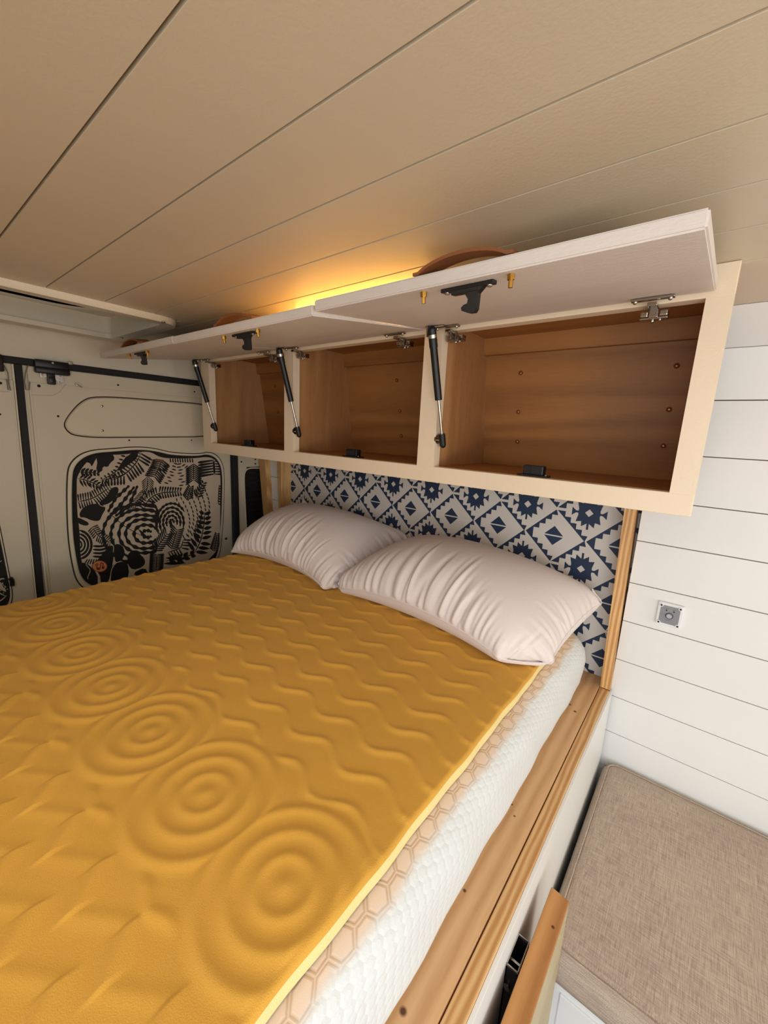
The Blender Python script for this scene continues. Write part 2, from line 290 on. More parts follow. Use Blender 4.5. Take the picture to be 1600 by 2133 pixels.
# inner skins standing proud of the door flange
rt, rb = rz(63, 826), rz(108, 1237)
def skinL(z): t = (z-rt[1])/(rb[1]-rt[1]); return rt[0]+t*(rb[0]-rt[0])
def skin_mesh(fn0, fn1):
    m = M(); slab(fn0, fn1, -2.5, .20, XR-.022, XR-.004, m)
    slab(lambda z: fn0(z)+.012 if callable(fn0) else fn0, lambda z: (fn1(z) if callable(fn1) else fn1)-.012, -2.5, .188, XR-.004, XR, m); return m
slab_skin = obj('inner_skin', skin_mesh(lambda z: skinL(z), lambda z: 2.06), m_van, d2)
obj('inner_skin', skin_mesh(lambda z: -.95, lambda z: seamy(z, 0)-.012), m_van, d1)
obj('top_flange', M().box(XR-.022, XR-.004, skinL(.2), 2.06, .20, .30, .003), m_van, d2)
obj('edge_lip', slab(lambda z: skinL(z)-.03, lambda z: skinL(z)-.018, -2.5, .18, XR-.022, XR-.006, M()), m_van, d2)
# seals
obj('centre_seal', slab(lambda z: seamy(z, 0)+.0, lambda z: seamy(z, 1)-.0, -2.5, .30, XR-.03, XR-.002, M()), m_rubber, d2)
obj('seal_edge', slab(lambda z: seamy(z, 0)-.014, lambda z: seamy(z, 0)-.004, -2.5, .30, XR-.022, XR-.004, M()), m_van2, d1)
obj('top_seal', M().box(XR-.05, XR+.012, -1.1, 2.13, .302, .345, .006), m_rubber, wl)
obj('side_seal', M().box(XR-.05, XR+.012, 2.085, 2.138, -2.5, .302, .006), m_rubber, wl)
# long raised panel with rounded end on the right-hand leaf
def roundpoly(pts, it=3, r=.25):
    P = [np.array(p, float) for p in pts]
    for _ in range(it):
        Q = []
        for i in range(len(P)): a, b = P[i], P[(i+1) % len(P)]; Q += [a*(1-r)+b*r, a*r+b*(1-r)]
        P = Q
    return [tuple(p) for p in P]
pill = [rz(x, y) for x, y in ((134, 892), (137, 872), (172, 833), (205, 826), (300, 832), (470, 846), (470, 909), (300, 910), (160, 911))]
pill = roundpoly(pill, 3, .25)
cen = np.mean(np.array(pill), 0)
grow = lambda P, s: [tuple(cen+(np.array(p)-cen)*(1+s*np.array((.35, 1)))) for p in P]
obj('panel_rebate', M().prism([(XR-.001, y, z) for y, z in grow(pill, .045)], (.003, 0, 0)), m_gap, d2)
pm = M(); inner = grow(pill, -.06); n = len(pill)
pm.add([(XR+.001, y, z) for y, z in pill]+[(XR+.012, y, z) for y, z in inner], [(k, (k+1) % n, n+(k+1) % n, n+k) for k in range(n)]+[tuple(range(n, 2*n))])
plq = obj('raised_panel', pm, m_van2, d2, smooth=True, angle=30)
for x, y in ((213, 846), (214, 897)):
    q = at(x, y, 0, XR+.015); obj('screw', M().ball(q, .008, sc=(.4, 1, 1)).rod((q[0]+.002, q[1], q[2]), (q[0]+.005, q[1], q[2]), .003, n=6, mi=1), [m_steel, m_dark], plq, smooth=True)
for x, y, r in ((81, 804, .009), (121, 867, .007), (246, 802, .0065), (405, 816, .006), (269, 917, .0065), (399, 917, .0055), (471, 1122, .012)):
    q = at(x, y, 0, XR); obj('hole', M().rod((XR+.0002, q[1], q[2]), (XR+.002, q[1], q[2]), r, n=16), m_dark, d2)
for x, y, r in ((1, 798, .008), (0, 863, .006)):
    q = at(x, y, 0, XR); obj('hole', M().rod((XR+.0002, q[1], q[2]), (XR+.002, q[1], q[2]), r, n=16), m_dark, d1)
# pressed step lines round the latch
for lst, par in ((((66, 823), (110, 824), (124, 817), (137, 800)), d2), (((0, 815), (18, 816)), d1)):
    obj('pressed_step', M().tube([(XR+.001,)+rz(x, y) for x, y in lst], .003), m_van, par, smooth=True)
# latch with black cover and zinc plate
def latch(par, px, label):
    dx = px-105
    a = at(70+dx, 747, 0, XR+.03); b = at(143+dx, 778+.12*dx*0, 0, XR+.03)
    yc0, yc1 = a[1], b[1]; zt = .345; zb = at(105+dx, 779, 0, XR+.05)[2]
    o = obj('latch_cover', M().box(XR+.0, XR+.05, yc0, yc1, zb+.035, zt, .006).box(XR, XR+.06, yc0-.002, yc1+.004, zb, zb+.04, .01), m_black, par, smooth=True)
    q = at(110+dx, 756, 0, XR+.055); obj('cover_screw', M().rod((XR+.048, q[1], q[2]), (XR+.055, q[1], q[2]), .006), m_steel, o)
    p0 = at(82+dx, 780, 0, XR); p1 = at(132+dx, 800, 0, XR)
    o2 = obj('latch_plate', M().prism([(XR+.002, y, z) for y, z in ((p0[1], zb+.02), (p1[1], zb+.02), (p1[1], p1[2]+.012), (p1[1]-.03, p1[2]), (p1[1]-.045, p1[2]+.03), (p0[1]+.02, p1[2]+.032), (p0[1], p0[2]-.02))], (.01, 0, 0)), m_steel, par)
    for ex, ey in ((90, 781), (126, 797), (126, 782)):
        q = at(ex+dx, ey, 0, XR+.016); obj('bolt_head', M().rod((XR+.012, q[1], q[2]), (XR+.02, q[1], q[2]), .009, .007, 6), m_chrome, o2)
    a = at(98+dx, 780, 0, XR+.03); b = at(117+dx, 802, 0, XR+.03)
    obj('latch_catch', M().box(XR+.004, XR+.035, a[1], b[1], b[2], zb+.02, .006).box(XR+.03, XR+.042, a[1]+.006, b[1]-.008, b[2]+.01, b[2]+.05, .004), m_black, par, smooth=True)
latch(d2, 105, ''); 
obj('latch_cover', M().box(XR, XR+.05, .36, rz(5, 760)[0], .245, .345, .008), m_black, d1, smooth=True)
q = at(146, 757, 0, XR+.02); obj('header_clip', M().box(XR+.01, XR+.03, q[1]-.01, q[1]+.012, q[2]-.01, q[2]+.012, .003), m_steel, wl)
# ring bolt
p = at(161, 801, 0, XR+.01); q2 = at(169, 806, 0, XR+.05)
obj('eye_bolt', M().rod((XR, p[1], p[2]), (XR+.012, p[1], p[2]), .012).rod((XR+.01, p[1], p[2]), q2, .0035).ball(q2, .006), m_steel, d2, smooth=True)
# hanging wires beside the seal
for pts, par in (((( 60, 758), (53, 775), (51, 795), (54, 812), (61, 812), (62, 795)), d2), (((8, 760), (16, 775), (19, 800), (22, 813), (17, 812), (14, 790)), d1)):
    obj('wire', M().tube([(XR+.008,)+rz(x, y, .008) for x, y in pts], .0028, 6), m_wire, par, smooth=True)
# dark vent opening in the body pillar
hp = [rz(x, y) for x, y in ((508, 1010), (508, 985), (513, 976), (525, 973), (590, 976), (590, 1160), (516, 1160))]
hp = roundpoly(hp, 2, .2)
cen = np.mean(np.array(hp), 0)
hin = [tuple(cen+(np.array(p)-cen)*.965) for p in hp]
pil = obj('pillar', M().box(XR-.03, XR-.006, 2.13, 2.5, -2.5, .345), m_van, wl)
m = M(); ring(m, hp, hin, lambda u, v, s: (XR-.008+s*.016, u, v)); obj('vent_rim', m, m_van2, pil, smooth=True)
vt = obj('vent_recess', M().prism([(XR-.0055, y, z) for y, z in hin], (.002, 0, 0)), m_dark, pil)
z = -.42
ys_h = [p[0] for p in hin]
vs_ = M()
while z > -1.25:
    vs_.box(XR-.003, XR+.004, min(ys_h)+.03, max(ys_h)-.01, z, z+.012); z -= .05
o = obj('vent_louvre', vs_, m_black, pil); o['kind'] = 'stuff'
for x, y in ((532, 957), (532, 966), (503, 962)):
    q = at(x, y, 0, XR-.003); obj('square_hole', M().box(XR-.005, XR-.002, q[1]-.008, q[1]+.008, q[2]-.006, q[2]+.006), m_dark, pil)
# slanting pine strip in the corner
a, b, c_, d_ = at(546, 955, 1, 2.40), at(559, 955, 1, 2.40), at(556, 1075, 1, 2.40), at(566, 1075, 1, 2.40)
def ext(p, q, z): t = (z-p[2])/(q[2]-p[2]); return p[0]+(q[0]-p[0])*t
sl = M().hexa([(ext(a, c_, -1.6), 2.36, -1.6), (ext(b, d_, -1.6), 2.36, -1.6), (ext(b, d_, -1.6), 2.419, -1.6), (ext(a, c_, -1.6), 2.419, -1.6), (ext(a, c_, .2), 2.36, .2), (ext(b, d_, .2), 2.36, .2), (ext(b, d_, .2), 2.419, .2), (ext(a, c_, .2), 2.419, .2)])
struct('trim_1', sl, m_pine_v, 'slim pine strip in the corner beside the rear door pillar', loc=(-3.45, 2.4, -1.6))
# ================================================================== ROOF HATCH LINER
rh = empty('roof_hatch', (-2.95, .3, ZC), 'cream moulded roof hatch surround with dark glass above the rear doors', 'roof hatch')
o_out = rrect(-3.40, -2.42, -1.0, 1.17, .13, 10); o_in = rrect(-3.29, -2.52, -.9, 1.085, .03, 10)
m = M(); n = len(o_out)
lo = [(x, y, ZC-.030) for x, y in rrect(-3.395, -2.43, -.995, 1.165, .125, 10)]; lo_in = [(x, y, ZC-.026) for x, y in rrect(-3.30, -2.51, -.9, 1.085, .03, 10)]
m.add([(x, y, ZC+.012) for x, y in o_out]+[(x, y, ZC-.012) for x, y in o_out]+lo+lo_in+[(x, y, ZC) for x, y in o_in], [f for r in range(4) for k in range(n) for f in [(r*n+k, r*n+(k+1) % n, (r+1)*n+(k+1) % n, (r+1)*n+k)]])
obj('flange', m, m_trimcream, rh, smooth=True, angle=50)
m = M(); m.add([(x, y, ZC-.026) for x, y in rrect(-3.30, -2.51, -.9, 1.085, .03, 10)]+[(x, y, .66) for x, y in rrect(-3.31, -2.50, -.9, 1.09, .05, 10)], [(k, (k+1) % n, n+(k+1) % n, n+k) for k in range(n)])
obj('well_wall', m, m_trimcream, rh, smooth=True)
m = M(); ring(m, rrect(-3.36, -2.47, -.95, 1.13, .05, 10), rrect(-3.275, -2.56, -.85, 1.05, .30, 10), lambda u, v, s: (u, v, .658+.012*s)); obj('glass_surround', m, m_trimcream, rh)
obj('glass', M().box(-3.42, -2.40, -1.0, 1.2, .69, .705), m_glass, rh)
for x, y in ((340, 671), (253, 704)):
    q = at(x, y, 2, ZC-.031); obj('screw', M().ball((q[0], q[1], q[2]), .011, sc=(1, 1, .5)), m_steel, rh, smooth=True)
# ================================================================== HEADBOARD
hb = empty('headboard', (-1.7, 2.5, -1.347), 'headboard panel papered in navy and white diamond and star pattern between pine posts', 'headboard')
def ext2(xa, za, xb, zb, z): return xa+(xb-xa)*(z-za)/(zb-za)
def post(fl, fr, y0, y1, z0, z1):
    return M().hexa([(fl(z0), y0, z0), (fr(z0), y0, z0), (fr(z0), y1, z0), (fl(z0), y1, z0), (fl(z1), y0, z1), (fr(z1), y0, z1), (fr(z1), y1, z1), (fl(z1), y1, z1)])
obj('post', post(lambda z: ext2(-.309, -.34, -.283, -1.35, z), lambda z: ext2(-.257, -.34, -.234, -1.35, z), 2.38, 2.51, -1.345, .3), m_pine_v, hb)
a, b, c_, d_ = at(577, 955, 1, 2.38), at(596, 955, 1, 2.38), at(580, 1060, 1, 2.38), at(600, 1060, 1, 2.38)
obj('post', post(lambda z: ext(a, c_, z), lambda z: -3.157, 2.38, 2.51, -1.345, .3), m_pine_v, hb)
# wallpaper: flat two-colour print, triangulated along the motif outlines
def cdt_mesh(polys, base, classify_default=0):
    """polys: list of (points, colour index), painter's order; base rectangle/loop; returns verts, faces, colours"""
    V2 = []; F = []
    def addp(P):
        ar = sum(P[k][0]*P[(k+1) % len(P)][1]-P[(k+1) % len(P)][0]*P[k][1] for k in range(len(P)))
        if ar < 0: P = P[::-1]
        i = len(V2); V2.extend([Vector((float(a), float(b))) for a, b in P]); F.append(list(range(i, i+len(P))))
    addp(base)
    for P, c in polys: addp(P)
    ov, oe, of, _, _, off = delaunay_2d_cdt(V2, [], F, 1, 1e-5, True)
    faces, cols = [], []
    for f, src in zip(of, off):
        if 0 not in src: continue
        top = max(src); cols.append(classify_default if top == 0 else polys[top-1][1]); faces.append(tuple(f))
    return ov, faces, cols
AX, AZ = .352, .333
x_star, z_star = -.493, -.402
def teeth(xa, za, xb, zb, n=6):
    P = [(xa, za)]; dx = (xb-xa)/n; dz = (zb-za)/n; out = [(xa, za)]
    bot = []
    for i in range(n):
        x0, z0 = xa+dx*i, za+dz*i; out.append((x0+dx, z0) if True else None); out.append((x0+dx, z0+dz*.78))
    out.append((xb, zb)); return out
def wp_polys():
    out = []
    X0, X1, Z0, Z1 = -3.16, -.30, -1.36, .05
    for i in range(-2, 11):
        for j in range(-2, 5):
            sx, sz = x_star-AX*(i-1), z_star-AZ*(j-1)
            dx_, dz_ = sx-AX/2, sz-AZ/2
            w_, h_ = AX/2-.008, AZ/2-.008
            for (xa, za, xb, zb) in ((-w_, 0, 0, h_), (-w_, 0, 0, -h_), (.006, h_, w_+.006, 0), (.006, -h_, w_+.006, 0)):
                n = 5; ddx = (xb-xa)/n; ddz = (zb-za)/n; P = []
                for k in range(n):
                    P.append((xa+ddx*k+(.011 if k else .002), za+ddz*k)); P.append((xa+ddx*(k+1)+.011, za+ddz*k))
                P.append((xb, zb))
                # sharp back line a hair behind the teeth so that the band keeps some weight
                P.append((xb-.004, zb)); P.append((xa-.002, za))
                out.append(([(dx_+a, dz_+b) for a, b in P], 1))
            iw, ih = .060, .060
            out.append(([(dx_-iw+.005, dz_+.004), (dx_+iw-.005, dz_+.004), (dx_, dz_+ih)], 1))
            out.append(([(dx_-iw+.005, dz_-.004), (dx_+iw-.005, dz_-.004), (dx_, dz_-ih)], 1))
            q = [(.006, .062), (.034, .082), (.036, .052), (.066, .058), (.056, .018), (.058, .006), (.070, .006), (.092, .024)]
            Q = [(.006, .097)]+q; full = Q+[(a, -b) for a, b in reversed(Q)]+[(-a, -b) for a, b in Q]+[(-a, b) for a, b in reversed(Q)]
            out.append(([(sx+a, sz+b) for a, b in full], 1))
            out.append(([(sx+a, sz+b) for a, b in ((.022, 0), (0, .022), (-.022, 0), (0, -.022))], 0))
    keep = []
    for P, c in out:
        xs = [p[0] for p in P]; zz = [p[1] for p in P]
        if max(xs) < X0 or min(xs) > X1 or max(zz) < Z0 or min(zz) > Z1: continue
        keep.append((P, c))
    return keep, [(X0, Z0), (X1+.08, Z0), (X1+.08, Z1), (X0, Z1)]
P_, B_ = wp_polys(); ov, fs, cols = cdt_mesh(P_, B_)
m = M(); m.add([(v[0], 2.499, v[1]) for v in ov], fs); m.m = cols
obj('wallpaper', m, [m_wp_w, m_wp_b], hb)
obj('panel', M().box(-3.17, -.22, 2.4995, 2.515, -1.346, .06), m_wp_w, hb)
# ================================================================== OVERHEAD CABINET
YC = 1.68
cb = empty('overhead_cabinet', (-1.64, 2.0, -.233), 'long white overhead cabinet with three open birch-lined compartments above the pillows', 'cabinet')
ops = [(-3.123, -2.194), (-2.105, -1.139), (-1.042, -.095)]; Z0, Z1 = -.158, .4536
fx0, fx1, fz0, fz1 = -3.243, -.025, -.2335, ZC-.001; YF = YC+.052
ff = M(); ff.box(fx0, fx1, YC, YF, fz0, Z0, .003); ff.box(fx0, fx1, YC, YF, Z1, fz1, .003)
for a, b in ((fx0, ops[0][0]), (ops[0][1], ops[1][0]), (ops[1][1], ops[2][0]), (ops[2][1], fx1)): ff.box(a, b, YC+.0004, YF-.0004, Z0-.003, Z1+.003, 0)
obj('face_frame', ff, m_cab, cb)
YB0, YB1 = 2.265, 2.16   # back panel at the bottom / top
obj('bottom_panel', M().box(fx0, -.05, YF, 2.30, -.200, -.158, .002), m_birch, cb)
obj('top_panel', M().box(fx0, -.05, YF, 2.25, .515, .547, .002), m_birch, cb)
def backy(z): return YB0+(YB1-YB0)*(z-(-.15))/(.53+.15)
bm_ = M().hexa([(fx0, backy(-.158), -.158), (-.05, backy(-.158), -.158), (-.05, backy(-.158)+.02, -.158), (fx0, backy(-.158)+.02, -.158), (fx0, backy(.515), .515), (-.05, backy(.515), .515), (-.05, backy(.515)+.02, .515), (fx0, backy(.515)+.02, .515)])
obj('back_panel', bm_, m_birch, cb)
def sidep(x0, x1, mt):
    P = [(x0, YF, -.158), (x0, backy(-.158), -.158), (x0, backy(.515), .515), (x0, YF, .515)]
    return obj('side_panel', M().prism(P, (x1-x0, 0, 0)), mt, cb)
sidep(fx0, -3.18, m_birchv); sidep(-2.17, -2.13, m_birchv); sidep(-1.10, -1.058, m_birchv); sidep(-.09, -.052, m_birchv)
for a, b in ((-3.18, -2.17), (-2.13, -1.10), (-1.058, -.075)):
    obj('nailing_strip', M().hexa([(a, backy(.43)-.03, .430), (b, backy(.43)-.03, .430), (b, backy(.43), .430), (a, backy(.43), .430), (a, backy(.50)-.03, .514), (b, backy(.5)-.03, .514), (b, backy(.5), .514), (a, backy(.5), .514)]), m_birch, cb)
for x, y in ((524, 767), (573, 804), (579, 858), (585, 901), (827, 792), (833, 856), (836, 908), (1085, 777), (1080, 858), (1078, 920), (1410, 762), (1394, 853), (1382, 929)):
    p = at(x, y, 1, 2.2); yb = backy(p[2]); p = at(x, y, 1, yb)
    if p[0] < -3.17: continue
    obj('screw', M().rod((p[0], yb-.004, p[2]), (p[0], yb+.002, p[2]), .0115, .0115, 14).ball((p[0], yb-.004, p[2]), .006, mi=1, sc=(1, .5, 1)), [m_leatherf, m_brass], cb)
# catches on the cabinet floor
for x in (-2.69, -1.63, -.578):
    o = obj('catch', M().box(x-.062, x+.062, YF-.02, YF+.035, -.158, -.150, .002).box(x-.042, x+.042, YF-.01, YF+.03, -.152, -.112, .004), m_black, cb)
    obj('catch_slot', M().box(x-.03, x+.03, YF-.0125, YF-.008, -.145, -.120).box(x-.016, x-.010, YF-.016, YF-.008, -.146, -.118), m_rubber, o)
    obj('screw', M().ball((x+.053, YF-.005, -.149), .006, sc=(1, 1, .5)), m_steel, o)
# doors (hinged at the top, swung up), each with leather pull, bolts, latch
def door(x0, x1, ze, xl):
    yi, zi, yo = 1.676, .470, .985; th = .034
    d = Vector((0, yo-yi, ze-zi)).normalized(); nrm = Vector((0, -d.z, d.y)); nrm = -nrm if nrm.z < 0 else nrm
    o_ = Vector((0, yi, zi)); Ld = (Vector((0, yo, ze))-o_).length
    def P(x, s, h): q = o_+d*s+nrm*h; return (x, q.y, q.z)
    bm = bmesh.new(); bmesh.ops.create_cube(bm, size=1)
    for v in bm.verts: v.co = Vector((x0 if v.co.x < 0 else x1, 0 if v.co.y < 0 else Ld, 0 if v.co.z < 0 else th))
    bmesh.ops.bevel(bm, geom=list(bm.edges), offset=.004, segments=2, affect='EDGES')
    bm.verts.index_update(); m = M()
    m.add([P(v.co.x, v.co.y, v.co.z) for v in bm.verts], [[v.index for v in f.verts] for f in bm.faces]); bm.free()
    dr = obj('door', m, m_cabdoor, cb)
    sy = (yi-1.02)/abs(d.y)
    # leather pull: strap bowed over the door's face
    w2 = .032; n = 18; m = M(); vs = []
    for k in range(n+1):
        t = -1+2*k/n; x = xl+t*.142; h = th+.002+.026*max(0, 1-abs(t)**2/.757)**.75 if abs(t) < .87 else th+.002
        for q, hh in ((-w2, 0), (w2, 0), (w2, .008), (-w2, .008)): vs.append(P(x, sy+q, h+hh))
    fs = []
    for k in range(n):
        for j in range(4): fs.append((k*4+j, k*4+(j+1) % 4, (k+1)*4+(j+1) % 4, (k+1)*4+j))
    fs += [(0, 1, 2, 3), tuple(n*4+j for j in range(4))]
    m.add(vs, fs); obj('leather_pull', m, m_leather, dr, smooth=True, angle=50)
    for s_ in (-1, 1):
        xb = xl+s_*.127
        obj('bolt', M().rod(P(xb, sy, .001), P(xb, sy, -.013), .0095, .0095, 6).rod(P(xb, sy, -.012), P(xb, sy, -.030), .0058, .0058, 10), m_brass, dr)
    sl_ = sy-.02
    m = M()
    def bx(a0, a1, s0, s1, h0, h1, b=.002):
        q = M().box(a0, a1, s0, s1, h0, h1, b); m.add([P(*v) for v in q.v], q.f)
    bx(xl-.077, xl+.077, sl_-.012, sl_+.012, -.010, 0); bx(xl-.045, xl+.04, sl_-.011, sl_+.011, -.020, -.008)
    # hooked claw as an extruded outline in the x-h plane
    claw = [(-.005, -.008), (.048, -.008), (.030, -.024), (.026, -.062), (.020, -.070), (.004, -.070), (-.016, -.062), (-.018, -.054), (-.010, -.048), (0, -.046), (.002, -.036), (-.006, -.024)]
    m.prism([P(xl+.004+a*1.0, sl_-.010, b) for a, b in claw], [q*.02 for q in d])
    lt = obj('latch', m, m_black, dr)
    for s_ in (-1, 1): obj('screw', M().ball(P(xl+s_*.062, sl_, -.011), .0085, sc=(1, 1, .5)), m_steel, lt, smooth=True)
    return P, d
def hinge(x, mir=1):
    m = M(); yf = YC
    m.box(x-.060, x+.060, 1.61, 1.632, .4525, .4600, .002)
    m.box(x-.014, x+.014, 1.63, YC+.012, .438, .450, .002)
    m.box(x-.013, x+.013, YC+.004, YC+.018, .415, .452, .002)
    m.box(x-.040, x+.040, YC+.016, YC+.048, .413, .420, .002)
    m.box(x-.040, x-.016, YC+.010, YC+.050, .420, .438, .004).box(x+.016, x+.040, YC+.010, YC+.050, .420, .438, .004)
    o = obj('hinge', m, m_chrome, cb)
    for q, rr in (((x-.048, 1.621, .452), .007), ((x+.048, 1.621, .452), .007), ((x-.004, YC+.035, .411), .007), ((x+.018, YC+.03, .412), .005)): obj('screw', M().ball(q, rr), m_steel, o, smooth=True)
def strut(x):
    top = Vector((x, 1.565, .435)); bot = Vector((x+.012, 1.700, -.030)); d = (bot-top).normalized()
    o = obj('gas_strut', M().rod(top-d*.004, top+d*.07, .0185, .0185, 18).rod(top+d*.068, top+d*.295, .0165, .0165, 20).ball(top, .0185), m_black, cb, smooth=True)
    obj('rod', M().rod(top+d*.29, bot-d*.02, .0062), m_steel, o, smooth=True)
    obj('collar', M().rod(top+d*.018, top+d*.032, .0190, .0190, 18), m_steel, o, smooth=True)
    obj('end_fitting', M().rod(bot-d*.03, bot+d*.022, .0155, .0155, 16).ball(bot+d*.022, .0155), m_black, o, smooth=True)
    obj('ball_stud', M().rod((bot.x-.014, bot.y, bot.z), (bot.x-.034, bot.y, bot.z), .006).rod((x-.0205, bot.y, bot.z+.004), (x-.0135, bot.y, bot.z+.004), .022, .022, 20), m_chrome, o, smooth=True)
    obj('door_bracket', M().box(x-.045, x+.045, 1.575, 1.60, .4535, .4600, .002).box(x-.028, x-.020, 1.560, 1.600, .41, .456, .002), m_chrome, o)
for (x0, x1, ze, xl), (a, b) in zip(((-3.20, -2.165, .375, -2.69), (-2.155, -1.132, .372, -1.63), (-1.122, -.073, .384, -.578)), ops):
    door(x0, x1, ze, xl); hinge(a+.055); hinge(b-.135); strut(a+.016)
# warm LED bar fixed over the doors
ld = empty('led_light_bar', (-1.35, 1.42, .53), 'warm glowing LED bar on the ceiling hidden above the middle cabinet door', 'light')
obj('housing', M().box(-1.75, -.98, 1.40, 1.455, .538, .5497, .003), m_whitepl, ld)
obj('diffuser', M().box(-1.74, -.99, 1.405, 1.450, .526, .538, .003), m_led, ld)
# ================================================================== BED PLATFORM
bp = empty('bed_platform', (-1.5, 1.0, -2.5), 'white boxed bed platform edged with two pine boards under the mattress', 'bed frame')
obj('inner_board', M().box(-.56, -.2865, -.9, 2.499, -1.41, -1.347, .003), m_pine_in, bp)
obj('outer_board', M().box(-.283, -.2365, -.9, 2.379, -1.47, -1.346, .004), m_pine_out, bp)
obj('board_gap', M().box(-.288, -.281, -.9, 2.37, -1.42, -1.356), m_leatherf, bp)
obj('side_panel', M().box(-.236, -.2245, -.9, 2.40, -2.5, -1.352, .001), m_wall, bp)
obj('deck', M().box(-2.95, -.56, -.9, 2.37, -1.40, -1.35), m_birch, bp)
obj('end_panel', M().box(-2.97, -2.95, -.9, 2.40, -2.5, -1.35), m_wall, bp)
# ================================================================== MATTRESS (swept rounded profile with UVs)
def mattress():
    x0, x1, y0, y1, z0, z1 = -2.86, -.368, -.75, 2.435, -1.345, -1.052
    # height profile from the underside round to the top, as inset distances from the outline
    prof = [(.03, z0), (.006, z0+.02), (0, z0+.07), (0, z0+.15), (.006, z1-.085), (.022, z1-.045), (.048, z1-.018), (.085, z1-.003), (.13, z1), (.40, z1)]
    P = []
    for a, b in zip(prof[:-1], prof[1:]):
        for t in (0, .25, .5, .75): P.append((a[0]+(b[0]-a[0])*t, a[1]+(b[1]-a[1])*t))
    P.append(prof[-1])
    s = [0]
    for a, b in zip(P[:-1], P[1:]): s.append(s[-1]+math.hypot(b[0]-a[0], b[1]-a[1]))
    s = [(s[-1]-q)*S for q in s]                    # distance from the middle of the top, metres
    verts, uvs = [], []
    def loop(ins):
        L_ = rrect(x0+ins, x1-ins, y0+ins, y1-ins, max(.02, .13-ins*.6), 8); out = []
        for i in range(len(L_)):
            a, b = L_[i], L_[(i+1) % len(L_)]; k = max(1, int(math.hypot(b[0]-a[0], b[1]-a[1])/.06))
            out += [(a[0]+(b[0]-a[0])*j/k, a[1]+(b[1]-a[1])*j/k) for j in range(k)]
        return out
    base = loop(0); n = len(base); per = [0]
    for i in range(n): a, b = base[i], base[(i+1) % n]; per.append(per[-1]+math.hypot(b[0]-a[0], b[1]-a[1]))
    me_v, uvv = [], []
    cx, cy = (x0+x1)/2, (y0+y1)/2
    for (ins, z), ss in zip(P, s):
        for i, (x, y) in enumerate(base):
            fx = (x-cx)/((x1-x0)/2); fy = (y-cy)/((y1-y0)/2)
            X = cx+(x-cx)*(1-ins/((x1-x0)/2)); Y = cy+(y-cy)*(1-ins/((y1-y0)/2))
            wob = .003*math.sin(y*9+x*7+z*30)+.002*math.sin(y*23+z*11)
            me_v.append((X+wob*(1 if x > cx else -1), Y, z)); uvv.append((ss, per[i]*S))
    fs, fuv = [], []
    R = len(P)
    for r in range(R-1):
        for i in range(n):
            j = (i+1) % n; fs.append((r*n+i, r*n+j, (r+1)*n+j, (r+1)*n+i))
            pj = per[i+1]*S
            fuv += [uvv[r*n+i], (s[r], pj), (s[r+1], pj), uvv[(r+1)*n+i]]
    me = bpy.data.meshes.new('mattress'); org = W((-1.6, 1, z0))
    me.from_pydata([(a*S-org[0], b*S-org[1], (c+ZOFF)*S-org[2]) for a, b, c in me_v], [], fs+[tuple(range((R-1)*n, R*n)), tuple(range(n-1, -1, -1))])
    uvl = me.uv_layers.new(name='UVMap'); flat = [c for q in fuv for c in q]; tot = len(me.loops)*2; flat += [0.0]*(tot-len(flat)); uvl.data.foreach_set('uv', flat)
    me.materials.append(m_knit); me.shade_smooth(); me.validate()
    o = bpy.data.objects.new('mattress', me); C.objects.link(o); o.location = org
    tag(o, 'thick white quilted mattress with beige hexagon border lying on the bed platform', 'mattress')
mattress()
